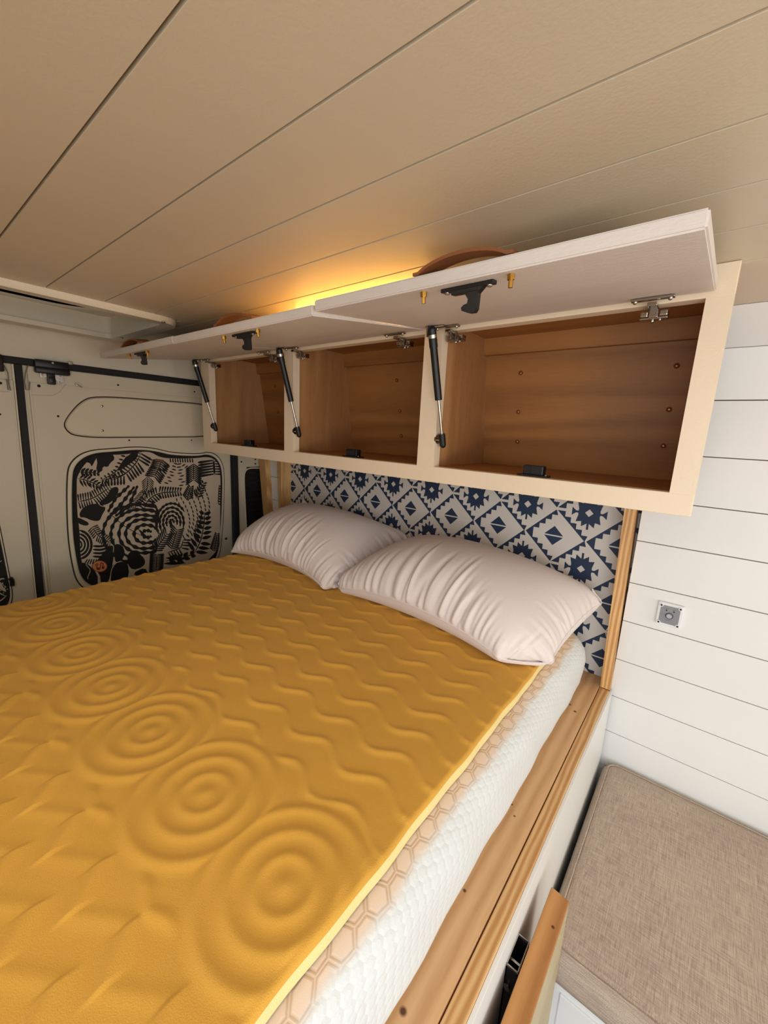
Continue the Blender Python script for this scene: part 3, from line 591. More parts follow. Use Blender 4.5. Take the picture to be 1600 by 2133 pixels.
# ================================================================== FOAM TOPPER (relief height field)
def topper():
    x0, x1, y0, y1, zt, zb = -2.80, -.458, -.70, 2.36, -1.0, -1.050
    nx, ny = 520, 640
    xs = np.linspace(x0, x1, nx)
    ys_ = np.concatenate([np.linspace(y0, -.05, 60)[:-1], np.linspace(-.05, y1, ny-59)])
    X, Y = np.meshgrid(xs, ys_, indexing='ij'); H = np.zeros_like(X)
    def ridge(d, w_, h=1): return h*np.exp(-(d/w_)**2)
    # concentric rings in a row
    cxs = [-.590-.3515*k for k in range(-1, 8)]; rmin = np.full_like(X, 9.); 
    for c in cxs:
        r = np.hypot(X-c, (Y-.452)); rmin = np.minimum(rmin, r)
    rings = ridge(rmin-.185, .017)+ridge(rmin-.123, .017)+ridge(rmin-.064, .016)*.9+ridge(rmin, .024)*.9
    rings *= (rmin < .215)
    H = np.maximum(H, rings)
    # wavy lines towards the pillows
    for k in range(0, 14):
        yk = .665+.1195*k
        off = yk+.025*np.cos(2*np.pi*(X+1.066)/.2345+.0*k)
        d = (Y-off)/np.sqrt(1+(.028*2*np.pi/.2345*np.sin(2*np.pi*(X+1.066)/.2345))**2)
        amp = 1. if k > 0 else np.clip((rmin-.20)/.03, 0, 1)
        H = np.maximum(H, ridge(d, .0135)*amp)
    # zigzag lines on the near side of the rings, mirrored waves beyond
    for k, (yk, a_) in enumerate(((.170, .036), (.050, .036), (-.07, .036))):
        ph = ((X+1.12)/.1757) % 1.0
        tri = np.where(ph < .42, -1+2*ph/.42, 1-2*(ph-.42)/.58)
        H = np.maximum(H, ridge((Y-(yk-a_*tri))/np.where(ph < .42, 1.36, 1.15), .019)*np.where(ph < .42, 1.25, .5))
    ph = ((X+.415)/.3515) % 1.0
    tri = np.where(ph < .5, ph*2, 2-ph*2)
    z3 = .235+.075*tri
    H = np.maximum(H, ridge(Y-z3, .017)*np.clip((rmin-.205)/.03, 0, 1)*.9)
    H = H*.0068*np.clip((x1-X)/.03, .05, 1)
    sag = .006*np.sin(X*2.1+.5)*np.sin(Y*1.7)+.003*np.sin(X*5+Y*4)
    edge = np.minimum(np.minimum(x1-X, X-x0), np.minimum(y1-Y, Y-y0)); rnd = np.clip(1-edge/.012, 0, 1)**2*.008
    near = np.exp(-((Y-2.05)/.3)**2-((X+1.7)/1.4)**4)*.012
    Z = zt-.004+H+sag*.6-rnd
    Xo = X+np.where(edge == x1-X, .0016*np.sin(Y*13)+.0012*np.sin(Y*31), 0)*(np.abs(x1-X) < .02)
    org = np.array(W((-1.6, 1, zb)))
    top = np.stack([Xo*S, Y*S, (Z+ZOFF)*S], -1).reshape(-1, 3)
    idx = np.arange(nx*ny).reshape(nx, ny)
    q = np.stack([idx[:-1, :-1], idx[1:, :-1], idx[1:, 1:], idx[:-1, 1:]], -1).reshape(-1, 4)
    bl = np.concatenate([idx[:, 0], idx[-1, 1:], idx[-2::-1, -1], idx[0, -2:0:-1]])
    nb = len(bl); extra = []
    for lev in (.5, 1.0):
        e = top[bl].copy(); e[:, 2] = e[:, 2]*(1-lev)+(zb+ZOFF)*S*lev
        bulge = .003*(1 if lev == .5 else 0); c = np.array([(x0+x1)/2*S, (y0+y1)/2*S]); dv = e[:, :2]-c; e[:, :2] += np.sign(dv)*bulge*(np.abs(dv) > np.array([(x1-x0)/2*S, (y1-y0)/2*S])*.995)
        extra.append(e)
    V = np.concatenate([top]+extra)-org
    faces = [q]; o1 = nx*ny; o2 = o1+nb; k = np.arange(nb); k2 = (k+1) % nb
    faces.append(np.stack([bl[k], o1+k, o1+k2, bl[k2]], -1)); faces.append(np.stack([o1+k, o2+k, o2+k2, o1+k2], -1))
    F = np.concatenate(faces); me = bpy.data.meshes.new('foam_topper')
    me.vertices.add(len(V)); me.vertices.foreach_set('co', V.ravel()); me.loops.add(F.size); me.loops.foreach_set('vertex_index', F.ravel().astype(np.int32))
    me.polygons.add(len(F)); me.polygons.foreach_set('loop_start', np.arange(0, F.size, 4, dtype=np.int32))
    mi = np.zeros(len(F), np.int32); mi[len(q):] = 1; me.materials.append(m_foamtop); me.materials.append(m_foamside)
    me.polygons.foreach_set('material_index', mi); me.update(calc_edges=True); me.validate()
    me.shade_smooth(); me.set_sharp_from_angle(angle=math.radians(60))
    o = bpy.data.objects.new('foam_topper', me); C.objects.link(o); o.location = org
    tag(o, 'mustard yellow massage foam topper embossed with rings and wavy ridges on the mattress', 'mattress topper')
topper()
# ================================================================== PILLOWS (inflated cloth, solved with position constraints)
def pillow(corners, L_, D_, press, iters, planes, seed, name, label, v0=.30, ucen=.5):
    """corners: front-left, front-right, back-right, back-left ; planes: list of (normal, offset) keeping n.p >= offset"""
    r = np.random.default_rng(seed); c = [np.array(q, float) for q in corners]
    def grid(nu, nv, P=None):
        return None
    def build(nu, nv):
        it = np.arange(nu*nv).reshape(nu, nv); ib = it.copy(); k = nu*nv
        for i in range(1, nu-1):
            for j in range(1, nv-1): ib[i, j] = k; k += 1
        return it, ib, k
    def cons(it, ib, nu, nv):
        out = []; hu, hv = L_/(nu-1), D_/(nv-1); hd = math.hypot(hu, hv)
        for I in (it, ib):
            for A, B, rest, st in ((I[:-1], I[1:], hu, 1), (I[:, :-1], I[:, 1:], hv, 1), (I[:-1, :-1], I[1:, 1:], hd, .35), (I[1:, :-1], I[:-1, 1:], hd, .35), (I[:-2], I[2:], 2*hu, .10), (I[:, :-2], I[:, 2:], 2*hv, .10)):
                # colour so that no vertex appears twice in a batch
                di = (A.shape[0] != I.shape[0]); gap = I.shape[0]-A.shape[0] if di else I.shape[1]-A.shape[1]
                for s_ in range(2*gap if gap > 1 else 2):
                    if gap > 1:
                        sel = [k for k in range(A.shape[0] if di else A.shape[1]) if (k % 4) == s_]
                        a, b = (A[sel], B[sel]) if di else (A[:, sel], B[:, sel])
                    else: a, b = (A[s_::2], B[s_::2]) if di else (A[:, s_::2], B[:, s_::2])
                    if a.size: out.append((a.ravel(), b.ravel(), rest, st))
        return out
    nu, nv = 45, 27; P = None
    for stage, (nu, nv, n_it) in enumerate(((45, 27, int(iters*.9)), (113, 67, int(iters*.55)))):
        it, ib, N_ = build(nu, nv)
        u = np.linspace(0, 1, nu)[:, None, None]; v = np.linspace(0, 1, nv)[None, :, None]
        flat = (c[0]*(1-u)+c[1]*u)*(1-v)+(c[3]*(1-u)+c[2]*u)*v
        nrm = np.cross(c[1]-c[0], c[3]-c[0]); nrm /= np.linalg.norm(nrm); nrm *= np.sign(nrm[2])
        Q = np.zeros((N_, 3))
        if P is None:
            bulge = (np.sin(np.pi*u)*np.sin(np.pi*v))
            Q[it] = flat+nrm*bulge*.16+r.normal(0, .002, flat.shape)
            Q[ib[1:-1, 1:-1]] = (flat-nrm*bulge*.05)[1:-1, 1:-1]
        else:
            def up(G):
                gi = np.linspace(0, pn-1, nu); gj = np.linspace(0, pm-1, nv); i0 = np.clip(gi.astype(int), 0, pn-2); j0 = np.clip(gj.astype(int), 0, pm-2)
                a = (gi-i0)[:, None, None]; b = (gj-j0)[None, :, None]
                return (G[i0][:, j0]*(1-a)+G[i0+1][:, j0]*a)*(1-b)+(G[i0][:, j0+1]*(1-a)+G[i0+1][:, j0+1]*a)*b
            Q[ib] = up(P[pib]); Q[it] = up(P[pit])+r.normal(0, .0012, (nu, nv, 3))*np.ones((1, 1, 1))
        K = cons(it, ib, nu, nv); V = np.zeros_like(Q)
        quads = []
        for I, sgn in ((it, 1), (ib, -1)): quads.append((I[:-1, :-1].ravel(), I[1:, :-1].ravel(), I[1:, 1:].ravel(), I[:-1, 1:].ravel(), sgn))
        cor = [it[0, 0], it[-1, 0], it[-1, -1], it[0, -1]]
        for step in range(n_it):
            F = np.zeros_like(Q)
            for a, b, cc, d, sg in quads:
                n = np.cross(Q[cc]-Q[a], Q[d]-Q[b])*sg
                if step == 0 and sg == 1 and (n.sum(0)@nrm) < 0: pass
                for k in (a, b, cc, d): np.add.at(F, k, n*.25) if False else F.__setitem__(k, F[k]+n*.25)
            sN = 1 if True else -1
            dens = (nu-1)*(nv-1)/(L_*D_)
            vol = max(.01, float((Q*F).sum())/6); acc = F*dens*min(6., max(-1., press*(v0/vol-1)))
            acc[:, 2] -= .9
            V = (V+acc*.016)*.93; prev = Q.copy(); Q = Q+V*.016
            for _ in range(7):
                for a, b, rest, st in K:
                    d = Q[b]-Q[a]; l = np.sqrt((d*d).sum(1))+1e-9; e = (l-rest)/l
                    if rest > 1.5*L_/(nu-1) or st < .9: e = e*st
                    corr = d*(e*.5)[:, None]; Q[a] += corr; Q[b] -= corr
                for n_, o_ in planes:
                    n_ = np.array(n_); s_ = Q@n_-o_; bad = s_ < 0; Q[bad] -= s_[bad][:, None]*n_
                for k, q in zip(cor, c): Q[k] += (q-Q[k])*.3
            V = (Q-prev)/.016
            sp = np.linalg.norm(V, axis=1); V *= (np.minimum(1, 2.5/(sp+1e-9)))[:, None]
        P, pit, pib, pn, pm = Q, it, ib, nu, nv
    # final refinement and pressed-in creases running up from the front seam
    nu, nv = 241, 141; it, ib, N_ = build(nu, nv)
    def up2(G):
        gi = np.linspace(0, pn-1, nu); gj = np.linspace(0, pm-1, nv); i0 = np.clip(gi.astype(int), 0, pn-2); j0 = np.clip(gj.astype(int), 0, pm-2)
        a = (gi-i0)[:, None, None]; b = (gj-j0)[None, :, None]
        R_ = (G[i0][:, j0]*(1-a)+G[i0+1][:, j0]*a)*(1-b)+(G[i0][:, j0+1]*(1-a)+G[i0+1][:, j0+1]*a)*b
        for _ in range(4):
            R2 = R_.copy(); R2[1:-1] = (R_[:-2]+2*R_[1:-1]+R_[2:])/4; R_ = R2.copy(); R2[:, 1:-1] = (R_[:, :-2]+2*R_[:, 1:-1]+R_[:, 2:])/4; R_ = R2
        return R_
    T, B_l = up2(P[pit]), up2(P[pib])
    gu, gv = np.gradient(T, axis=0), np.gradient(T, axis=1); nn = np.cross(gu, gv); nn /= np.linalg.norm(nn, axis=2, keepdims=True)+1e-9; nn *= np.sign((nn@nrm).sum())
    uu = np.linspace(0, 1, nu)[:, None]; vv = np.linspace(0, 1, nv)[None, :]; Dp = np.zeros((nu, nv))
    for k in range(46):
        u0 = r.uniform(.04, .97); big = np.exp(-((u0-ucen)/.22)**2); ve = r.uniform(.10, .30)+.34*big*r.uniform(.5, 1); wd = r.uniform(.0045, .010)*(1+.5*big); sl = r.normal(0, .04)+(ucen-u0)*-.10; cv = r.normal(0, .10)
        dd = uu-(u0+sl*vv+cv*(vv-ve/2)**2); env = np.clip(vv/.03, 0, 1)*np.clip((ve-vv)/(ve*.55), 0, 1)**1.3
        Dp += env*(np.exp(-(dd/wd)**2)*-1+.75*np.exp(-((dd-wd*1.7)/(wd*1.1))**2)+.35*np.exp(-((dd+wd*1.9)/(wd*1.2))**2))*r.uniform(.5, 1)*(.0055+.0066*big)
    for k in range(16):
        v0_ = r.uniform(.05, .95); ue = r.uniform(.06, .16); wd = r.uniform(.010, .018); dd = vv-(v0_+r.normal(0, .3)*(1-uu)); env = np.clip((1-uu)/.012, 0, 1)*np.clip((uu-(1-ue))/(ue*.6), 0, 1)
        Dp += env*(-np.exp(-(dd/wd)**2)+.7*np.exp(-((dd-wd*1.7)/wd)**2))*.0045
    T = T+nn*Dp[..., None]; P = np.zeros((N_, 3)); P[ib] = B_l; P[it[:, :]] = T
    P[:, 2] = np.maximum(P[:, 2], -.993)
    faces = []
    for I, fl in ((it, 0), (ib, 1)):
        q = np.stack([I[:-1, :-1], I[1:, :-1], I[1:, 1:], I[:-1, 1:]], -1).reshape(-1, 4)
        faces.append(q[:, ::-1] if fl else q)
    F = np.concatenate(faces); cen = P.mean(0); org = (cen[0], cen[1], P[:, 2].min())
    m = M(); m.v = [tuple(q) for q in P]; m.f = [tuple(int(k) for k in f) for f in F]; m.m = [0]*len(m.f)
    o = obj(name, m, m_pillow, loc=org, smooth=True, angle=180)
    seam = M().tube([tuple(P[k]+np.array((0, 0, .000))) for k in list(it[:, 0])+list(it[-1, 1:])+list(it[-2::-1, -1])+list(it[0, -2:0:-1])], .0035, 5, closed=True)
    obj('seam', seam, m_pillow, o, smooth=True)
    tag(o, label, 'pillow', 'pillows against the headboard')
    return o
FS = 1.0
bedp = ((0, 0, 1), -.993); wallp = ((0, -1, 0), -2.488)
def unit(a): a = np.array(a, float); return a/np.linalg.norm(a)
n2_ = unit((1, -.13, 0)); o2 = float(n2_@np.array((-1.70, 1.78, 0)))
pl1 = (tuple(-n2_), -o2+.004); pl2 = (tuple(n2_), o2+.004)
pillow([(-2.75, 1.75, -.99), (-1.73, 1.76, -.99), (-1.66, 2.40, -.72), (-2.90, 2.42, -.60)], 1.30, .95, 12, 150, [bedp, wallp, pl1], 3, 'pillow', 'left white pillow, farther from the camera, leaning on the patterned headboard by the rear doors')
pillow([(-1.69, 1.76, -.99), (-.56, 1.80, -.98), (-.39, 2.33, -.77), (-1.60, 2.40, -.76)], 1.36, .95, 12, 150, [bedp, wallp, pl2], 5, 'pillow', 'right white pillow, nearest the open end of the bed, overlapping the other pillow', ucen=.42)
# ================================================================== BENCH AND CUSHION
bn = empty('bench', (.7, 1.85, -2.5), 'white box bench under the beige cushion along the boarded wall', 'bench')
obj('box', M().box(-.205, 2.2, 1.34, 2.415, -2.46, -1.905, .004), m_wall, bn)
obj('plinth', M().box(-.19, 2.18, 1.37, 2.415, -2.5, -2.46), m_gap, bn)
obj('front_panel', M().box(-.12, .9, 1.332, 1.341, -2.40, -2.0, .003), m_wall, bn)
def cushion():
    x0, x1, y0, y1, z0, z1 = -.203, 2.1, 1.275, 2.408, -1.903, -1.765
    prof = [(.03, z0), (.008, z0+.012), (0, z0+.04), (0, z1-.055), (.006, z1-.034), (.018, z1-.016), (.036, z1-.005), (.06, z1), (.20, z1+.004), (.45, z1+.006)]
    n = len(rrect(0, 1, 0, 1, .1, 8)); m = M()
    vs = [(x, y, z) for ins, z in prof for x, y in rrect(x0+ins, x1-ins, y0+ins, y1-ins, max(.012, .06-ins*.3), 8)]
    m.add(vs, [(r_*n+k, r_*n+(k+1) % n, (r_+1)*n+(k+1) % n, (r_+1)*n+k) for r_ in range(len(prof)-1) for k in range(n)]+[tuple(range(n)), tuple(range((len(prof)-1)*n, len(prof)*n))])
    o = obj('bench_cushion', m, m_linen, loc=(.9, 1.85, -1.9), smooth=True, angle=60); tag(o, 'flat beige linen cushion lying on the white bench beside the boarded wall', 'cushion')
    obj('seam', M().tube([(x, y, z1-.004) for x, y in rrect(x0+.028, x1-.028, y0+.028, y1-.028, .05, 8)], .0035, 6, closed=True), m_linen, o, smooth=True)
cushion()
# ================================================================== FOLDED-DOWN TABLE LEAF
tl = empty('folding_table_leaf', (-.16, .6, -1.45), 'folded-down pine table leaf hanging beside the white bed box on a black bracket', 'table')
LF = M().box(-.187, -.128, -.5, 1.222, -2.05, -1.45, .003)
for i, v in enumerate(LF.v):
    if v[1] > 1.2: LF.v[i] = (v[0], v[1]-(v[0]+.16)*.12, v[2])
LF.m = [1 if abs(sum(LF.v[i][0] for i in f)/len(f)+.128) < 1e-4 else 0 for f in LF.f]
obj('leaf', LF, [m_leafw, m_leafside], tl)
bk = M(); t_ = .003
for a in ((-.2243, -.2243+t_, .94, 1.03), (-.190-t_, -.190, .94, 1.03), (-.2243, -.19, 1.03-t_, 1.03), (-.2243, -.19, .94, .94+t_)): bk.box(a[0], a[1], a[2], a[3], -1.98, -1.462)
br = obj('bracket', bk, m_black, tl)
obj('bracket_lip', M().box(-.2243, -.19, 1.028, 1.0315, -1.464, -1.457).box(-.2243, -.2213, .94, 1.03, -1.464, -1.458).box(-.193, -.19, .94, 1.03, -1.464, -1.458).box(-.2243, -.19, .9385, .942, -1.464, -1.458), m_steel, br)
obj('pivot_pin', M().rod((-.2243, .985, -1.50), (-.19, .985, -1.50), .006), m_steel, br, smooth=True)
obj('rivet', M().rod((-.213, .938, -1.53), (-.213, .932, -1.53), .009), m_steel, br, smooth=True)
# ================================================================== WALL CONTROL PANEL
cp = empty('control_panel', (-.04, YW, -.84), 'small square grey control panel in a white frame on the boarded wall', 'control panel')
ax0, ax1, az0, az1 = -.094, .013, -.899, -.780
obj('frame', M().box(ax0, ax1, YW-.018, YW-.0005, az0, az1, .004), m_whitepl, cp)
obj('plate', M().prism([(x, YW-.0225, z) for x, z in rrect(ax0+.013, ax1-.013, az0+.013, az1-.013, .004, 3)], (0, .006, 0)), m_plate, cp)
for x in (ax0+.014, ax1-.014):
    for z in (az0+.014, az1-.014):
        o = obj('screw_cap', M().rod((x, YW-.018, z), (x, YW-.0245, z), .0085), m_whitepl, cp); obj('screw', M().rod((x, YW-.0245, z), (x, YW-.026, z), .0045), m_dark, o)
cx_, cz_ = -.041, -.842
bt = obj('button', M().rod((cx_, YW-.0225, cz_), (cx_, YW-.030, cz_), .013, .0115, 24), m_silver, cp, smooth=True)
m = M(); ring(m, [(cx_+.0165*math.cos(t), cz_+.0165*math.sin(t)) for t in np.linspace(0, 2*math.pi, 25)[:-1]], [(cx_+.0145*math.cos(t), cz_+.0145*math.sin(t)) for t in np.linspace(0, 2*math.pi, 25)[:-1]], lambda u, v, s: (u, YW-.0225-.0015*s, v)); obj('button_ring', m, m_rubber, cp)
for x in (cx_-.015, cx_+.016): obj('indicator', M().rod((x, YW-.0225, cz_+.026), (x, YW-.024, cz_+.026), .0032), m_dark, cp)
m_text = mat('faint_grey_print', (112, 112, 120), .5)
m = M()
for x, z, w_ in ((cx_-.017, cz_+.0355, .020), (cx_+.016, cz_+.0355, .016), (cx_-.001, cz_-.024, .024)):
    k = max(3, int(w_/.004))
    for i in range(k): m.box(x-w_/2+i*w_/k, x-w_/2+(i+.72)*w_/k, YW-.0229, YW-.0224, z-.0016, z+.0016)
obj('printed_caption', m, m_text, cp)['kind'] = 'stuff'
# ================================================================== WINDOW SHADES on the rear doors
def art_map(u, v, off): return at(140+u*340/1600, 920+v*320/1506, 0, XR+off)
def lens(p, q, w_, n=7):
    p = np.array(p, float); q = np.array(q, float); d = q-p; nn = np.array((-d[1], d[0]))/(np.linalg.norm(d)+1e-9); t = np.linspace(0, 1, n)
    a = [tuple(p+d*s+nn*w_*math.sin(math.pi*s**.8)) for s in t]; b = [tuple(p+d*s-nn*w_*math.sin(math.pi*s**.8)) for s in t[::-1]]; return a+b[1:-1]
def club(p, q, w0, w1):
    p = np.array(p, float); q = np.array(q, float); d = q-p; L_ = np.linalg.norm(d)+1e-9; d /= L_; n = np.array((-d[1], d[0]))
    return [tuple(p+n*w0), tuple(p+d*L_*.8+n*w1), tuple(q+n*w1*.5), tuple(q-n*w1*.5), tuple(p+d*L_*.8-n*w1), tuple(p-n*w0)]
def stroke(pts, w_, bul=0, nb=0, n=40):
    pts = np.array(pts, float); seg = np.linalg.norm(np.diff(pts, axis=0), axis=1); s = np.r_[0, np.cumsum(seg)]; t = np.linspace(0, s[-1], n)
    # smooth path by Catmull-like resampling
    x = np.interp(t, s, pts[:, 0]); y = np.interp(t, s, pts[:, 1])
    for _ in range(3): x[1:-1] = (x[:-2]+2*x[1:-1]+x[2:])/4; y[1:-1] = (y[:-2]+2*y[1:-1]+y[2:])/4
    dx, dy = np.gradient(x), np.gradient(y); l = np.hypot(dx, dy)+1e-9; nx_, ny_ = -dy/l, dx/l
    ww = w_*(1+bul*np.cos(2*np.pi*t/s[-1]*nb)) if nb else np.full(n, float(w_)); ww = ww*np.minimum(1, np.minimum(np.arange(n), np.arange(n)[::-1])/3+.25)
    return list(zip(x+nx_*ww, y+ny_*ww))+list(zip(x-nx_*ww, y-ny_*ww))[::-1]
def fern(pts, n, l, w_, ang=55, kind='club', sides=(1, -1), taper=True, stem=5):
    w_ *= 1.08
    pts = np.array(pts, float); seg = np.linalg.norm(np.diff(pts, axis=0), axis=1); s = np.r_[0, np.cumsum(seg)]; out = [(stroke(pts, stem, n=14), 1)]
    for k in range(n):
        t = s[-1]*(k+.5)/n; p = np.array((np.interp(t, s, pts[:, 0]), np.interp(t, s, pts[:, 1]))); q = np.array((np.interp(min(t+8, s[-1]), s, pts[:, 0]), np.interp(min(t+8, s[-1]), s, pts[:, 1])))
        if t+8 > s[-1]: q, p0 = p+(pts[-1]-pts[-2])*.05, p
        d = q-p; d /= np.linalg.norm(d)+1e-9; f = (1-.55*k/n) if taper else 1
        for sd in sides:
            a = math.radians(ang)*sd; dd = np.array((d[0]*math.cos(a)-d[1]*math.sin(a), d[0]*math.sin(a)+d[1]*math.cos(a)))
            st = p+dd*5
            out.append(((club(st, p+dd*l*f, w_*.5, w_) if kind == 'club' else lens(st, p+dd*l*f, w_)), 1))
    return out
def art():
    A = []
    blob = lambda pts, it=2: roundpoly(pts, it, .25)
    # broad leaf masses
    A.append((blob([(95, 560), (180, 520), (300, 480), (380, 440), (500, 440), (500, 470), (400, 520), (350, 600), (250, 600), (100, 640)]), 1)) if False else None
    A = []
    A.append((blob([(300, 600), (390, 540), (430, 450), (505, 440), (500, 510), (440, 590), (350, 630)], 2), 1))
    A.append((blob([(120, 700), (160, 640), (260, 605), (340, 612), (385, 650), (340, 720), (320, 780), (240, 775), (170, 740), (120, 745)], 2), 1))
    A.append((blob([(95, 740), (150, 760), (220, 800), (190, 830), (100, 800)], 1), 1))
    # scalloped crown upper left
    A.append((blob([(280, 290), (300, 180), (250, 120), (440, 110), (470, 170), (420, 210), (400, 250), (350, 240), (340, 300)], 1), 1))
    A.append((blob([(180, 200), (230, 140), (310, 120), (270, 190), (240, 250), (225, 210)], 1), 1))
    A.append((blob([(490, 290), (530, 200), (600, 130), (680, 90), (700, 140), (640, 200), (580, 240), (520, 280)], 1), 1))
    # bottom masses with pale outlines
    A.append((blob([(90, 1200), (180, 1180), (300, 1290), (300, 1420), (150, 1420), (90, 1330)], 1), 1))
    A.append((blob([(230, 1240), (420, 1010), (460, 1030), (450, 1190), (400, 1400), (330, 1400), (320, 1290)], 1), 1))
    A.append((blob([(460, 1000), (540, 1010), (570, 1090), (540, 1160), (470, 1190), (450, 1100)], 1), 1))
    A.append((blob([(430, 1220), (500, 1180), (600, 1170), (610, 1290), (560, 1400), (420, 1400)], 1), 1))
    A.append((blob([(590, 1110), (640, 1060), (740, 1120), (770, 1180), (740, 1230), (640, 1260), (590, 1200)], 1), 1))
    A.append((blob([(640, 1290), (760, 1230), (800, 1300), (700, 1330)], 1), 1))
    for pts in (((420, 1400), (430, 1260), (470, 1190), (560, 1160), (600, 1200), (610, 1300)), ((640, 1050), (760, 1120), (780, 1190), (720, 1250), (650, 1270)), ((460, 1010), (450, 1090), (470, 1180)), ((120, 820), (170, 860), (290, 1010), (270, 1100), (130, 1180)), ((300, 600), (330, 630), (390, 640)), ((110, 700), (130, 750), (230, 790)), ((180, 1200), (230, 1260), (200, 1330), (210, 1400))):
        A.append((stroke(pts, 3.2, n=30), 0))
    # arches on the left edge
    for k in range(4):
        r = 40+34*k; A.append((stroke([(105+r*math.cos(t)*.95, 1010+(r*1.0)*math.sin(t)) for t in np.linspace(-1.5, 1.45, 12)], 8+1.5*k, n=24), 1))
    for k in range(4): A.append((stroke([(250, 1125-34*k), (330, 1130-34*k), (400, 1110-34*k)], 11, n=14), 1))
    for k in range(8): A.append((club((170+26*k, 1200), (200+22*k, 1150), 6, 6), 1))
    # big zebra loops round (840, 900)
    cx0, cy0 = 790, 905
    for k in range(6):
        r = 46+k*74; pts = []
        for t in np.linspace(math.radians(28), math.radians(330 if k < 4 else 250), 26):
            rr = r*(1+.28*max(0, -math.cos(t)))*(1 if k < 3 else .94); pts.append((cx0+rr*math.cos(t)*.88, cy0-rr*math.sin(t)*.72))
        pts = [(x if x < 868 else 868+(x-868)*.12, y) for x, y in pts]
        A.append((stroke(pts, 15, .38, 6+2*k, 60+8*k), 1))
    A.append((stroke([(700, 860), (740, 900), (800, 960)], 10, n=12), 1)); A.append((stroke([(390, 680), (560, 830), (740, 930)], 3.5, n=14), 1))
    # bands sweeping up from the loops
    for k, (a, b, c_) in enumerate((((400, 690), (470, 560), (610, 430)), ((420, 720), (540, 600), (660, 440)), ((470, 730), (600, 640), (690, 430)))):
        A.append((stroke([a, b, c_], 15, .4, 5, 44), 1))
    # second loop group round (1025, 810)
    for k in range(5):
        r = 26+k*42; pts = [(1025+r*math.cos(t)*.78, 790-r*math.sin(t)*1.0+k*2) for t in np.linspace(-.35 if k < 4 else .6, math.radians(215), 20)]
        A.append((stroke(pts, 11, .35, 5+2*k, 46), 1))
    A.append((lens((1015, 850), (1020, 770), 14), 1))
    # ferns, fans and sprays
    A += fern([(590, 130), (480, 300), (330, 380)], 9, 60, 9, 70, 'lens')
    A += fern([(725, 100), (690, 200), (560, 330), (330, 380)], 17, 130, 11, -78, sides=(1,), taper=True)
    A += fern([(725, 100), (690, 200), (560, 330), (420, 385)], 14, 95, 9, -80, sides=(-1,), taper=True)
    A += fern([(100, 360), (200, 380), (330, 440)], 7, 95, 10, 50, 'lens')
    A += fern([(110, 300), (210, 300), (310, 310)], 5, 70, 13, 40, 'lens')
    A += fern([(100, 590), (250, 560), (430, 440)], 15, 75, 8, 85, sides=(1, -1), taper=False)
    A += fern([(790, 330), (790, 480), (600, 670)], 20, 85, 5, 45)
    A += fern([(930, 170), (900, 260), (850, 350)], 10, 95, 9, 70, taper=False)
    A += fern([(750, 670), (790, 560), (900, 500), (1120, 490)], 18, 90, 9, 75, taper=True)
    A += fern([(1240, 210), (1240, 380)], 9, 95, 8, 55, taper=False)
    A += fern([(1170, 580), (1210, 440)], 7, 70, 8, 50); A += fern([(1260, 560), (1340, 400)], 6, 80, 9, 45, 'lens')
    A += fern([(1240, 1100), (1310, 980), (1340, 820), (1350, 690)], 9, 130, 17, 65, 'lens')
    A += fern([(960, 1170), (1100, 1150), (1240, 1100)], 4, 100, 20, 30, 'lens'); A.append((lens((960, 1140), (1190, 1150), 17), 1)); A.append((lens((940, 1195), (1170, 1190), 15), 1))
    A += fern([(870, 1290), (880, 1100)], 13, 72, 8, 85, taper=False)
    A += fern([(850, 1080), (980, 900)], 9, 80, 8, 50, taper=False); A += fern([(1020, 1060), (1080, 860)], 10, 75, 8, 60, taper=False)
    A += fern([(240, 830), (300, 920), (430, 1000)], 13, 60, 7, 75, taper=False)
    A += fern([(1440, 1080), (1470, 900)], 11, 55, 7, 60); A += fern([(980, 1090), (1120, 1040), (1140, 950)], 9, 75, 9, 80, sides=(1,), taper=False)
    A += fern([(1480, 620), (1490, 420)], 8, 110, 13, 105, sides=(1,), taper=False); A += fern([(1430, 170), (1440, 330)], 6, 150, 12, 85, sides=(1,), taper=False); A += fern([(1440, 180), (1450, 330)], 6, 70, 9, -85, sides=(1,), taper=False)
    for k in range(10): A.append((club((1010+24*k, 165), (1015+24*k, 205), 6, 7), 1))
    # short dashes in curved rows
    for row in range(8):
        for k in range(5):
            t = .25+.55*k+.1*(row % 2); r = 60+30*row; x, y = 1085+r*math.cos(t), 160+r*math.sin(t)*1.0
            if x > 1190 or x < 900 or y < 215: continue
            A.append((stroke([(x-24*math.sin(t)*-1, y+20*math.cos(t)*-1), (x, y), (x-24*math.sin(t), y+20*math.cos(t))], 6.5, n=8), 1))
    for row in range(7):
        for k in range(11):
            f = k/10; x = 1075+row*44+90*math.sin(f*2.6)-row*10*f; y = 570+40*k-row*22+8*(row % 2)
            if y > 960 or y < 430 or x > 1400 or math.hypot((x-1025)/1.0, y-790) < 165: continue
            A.append((stroke([(x-8, y-18), (x, y), (x+3, y+17)], 6, n=8), 1))
    # badge
    A.append(([(318+76*math.cos(t), 1222+58*math.sin(t)) for t in np.linspace(0, 2*math.pi, 29)[:-1]], 3))
    A.append(([(318+70*math.cos(t), 1222+52*math.sin(t)) for t in np.linspace(0, 2*math.pi, 29)[:-1]], 2))
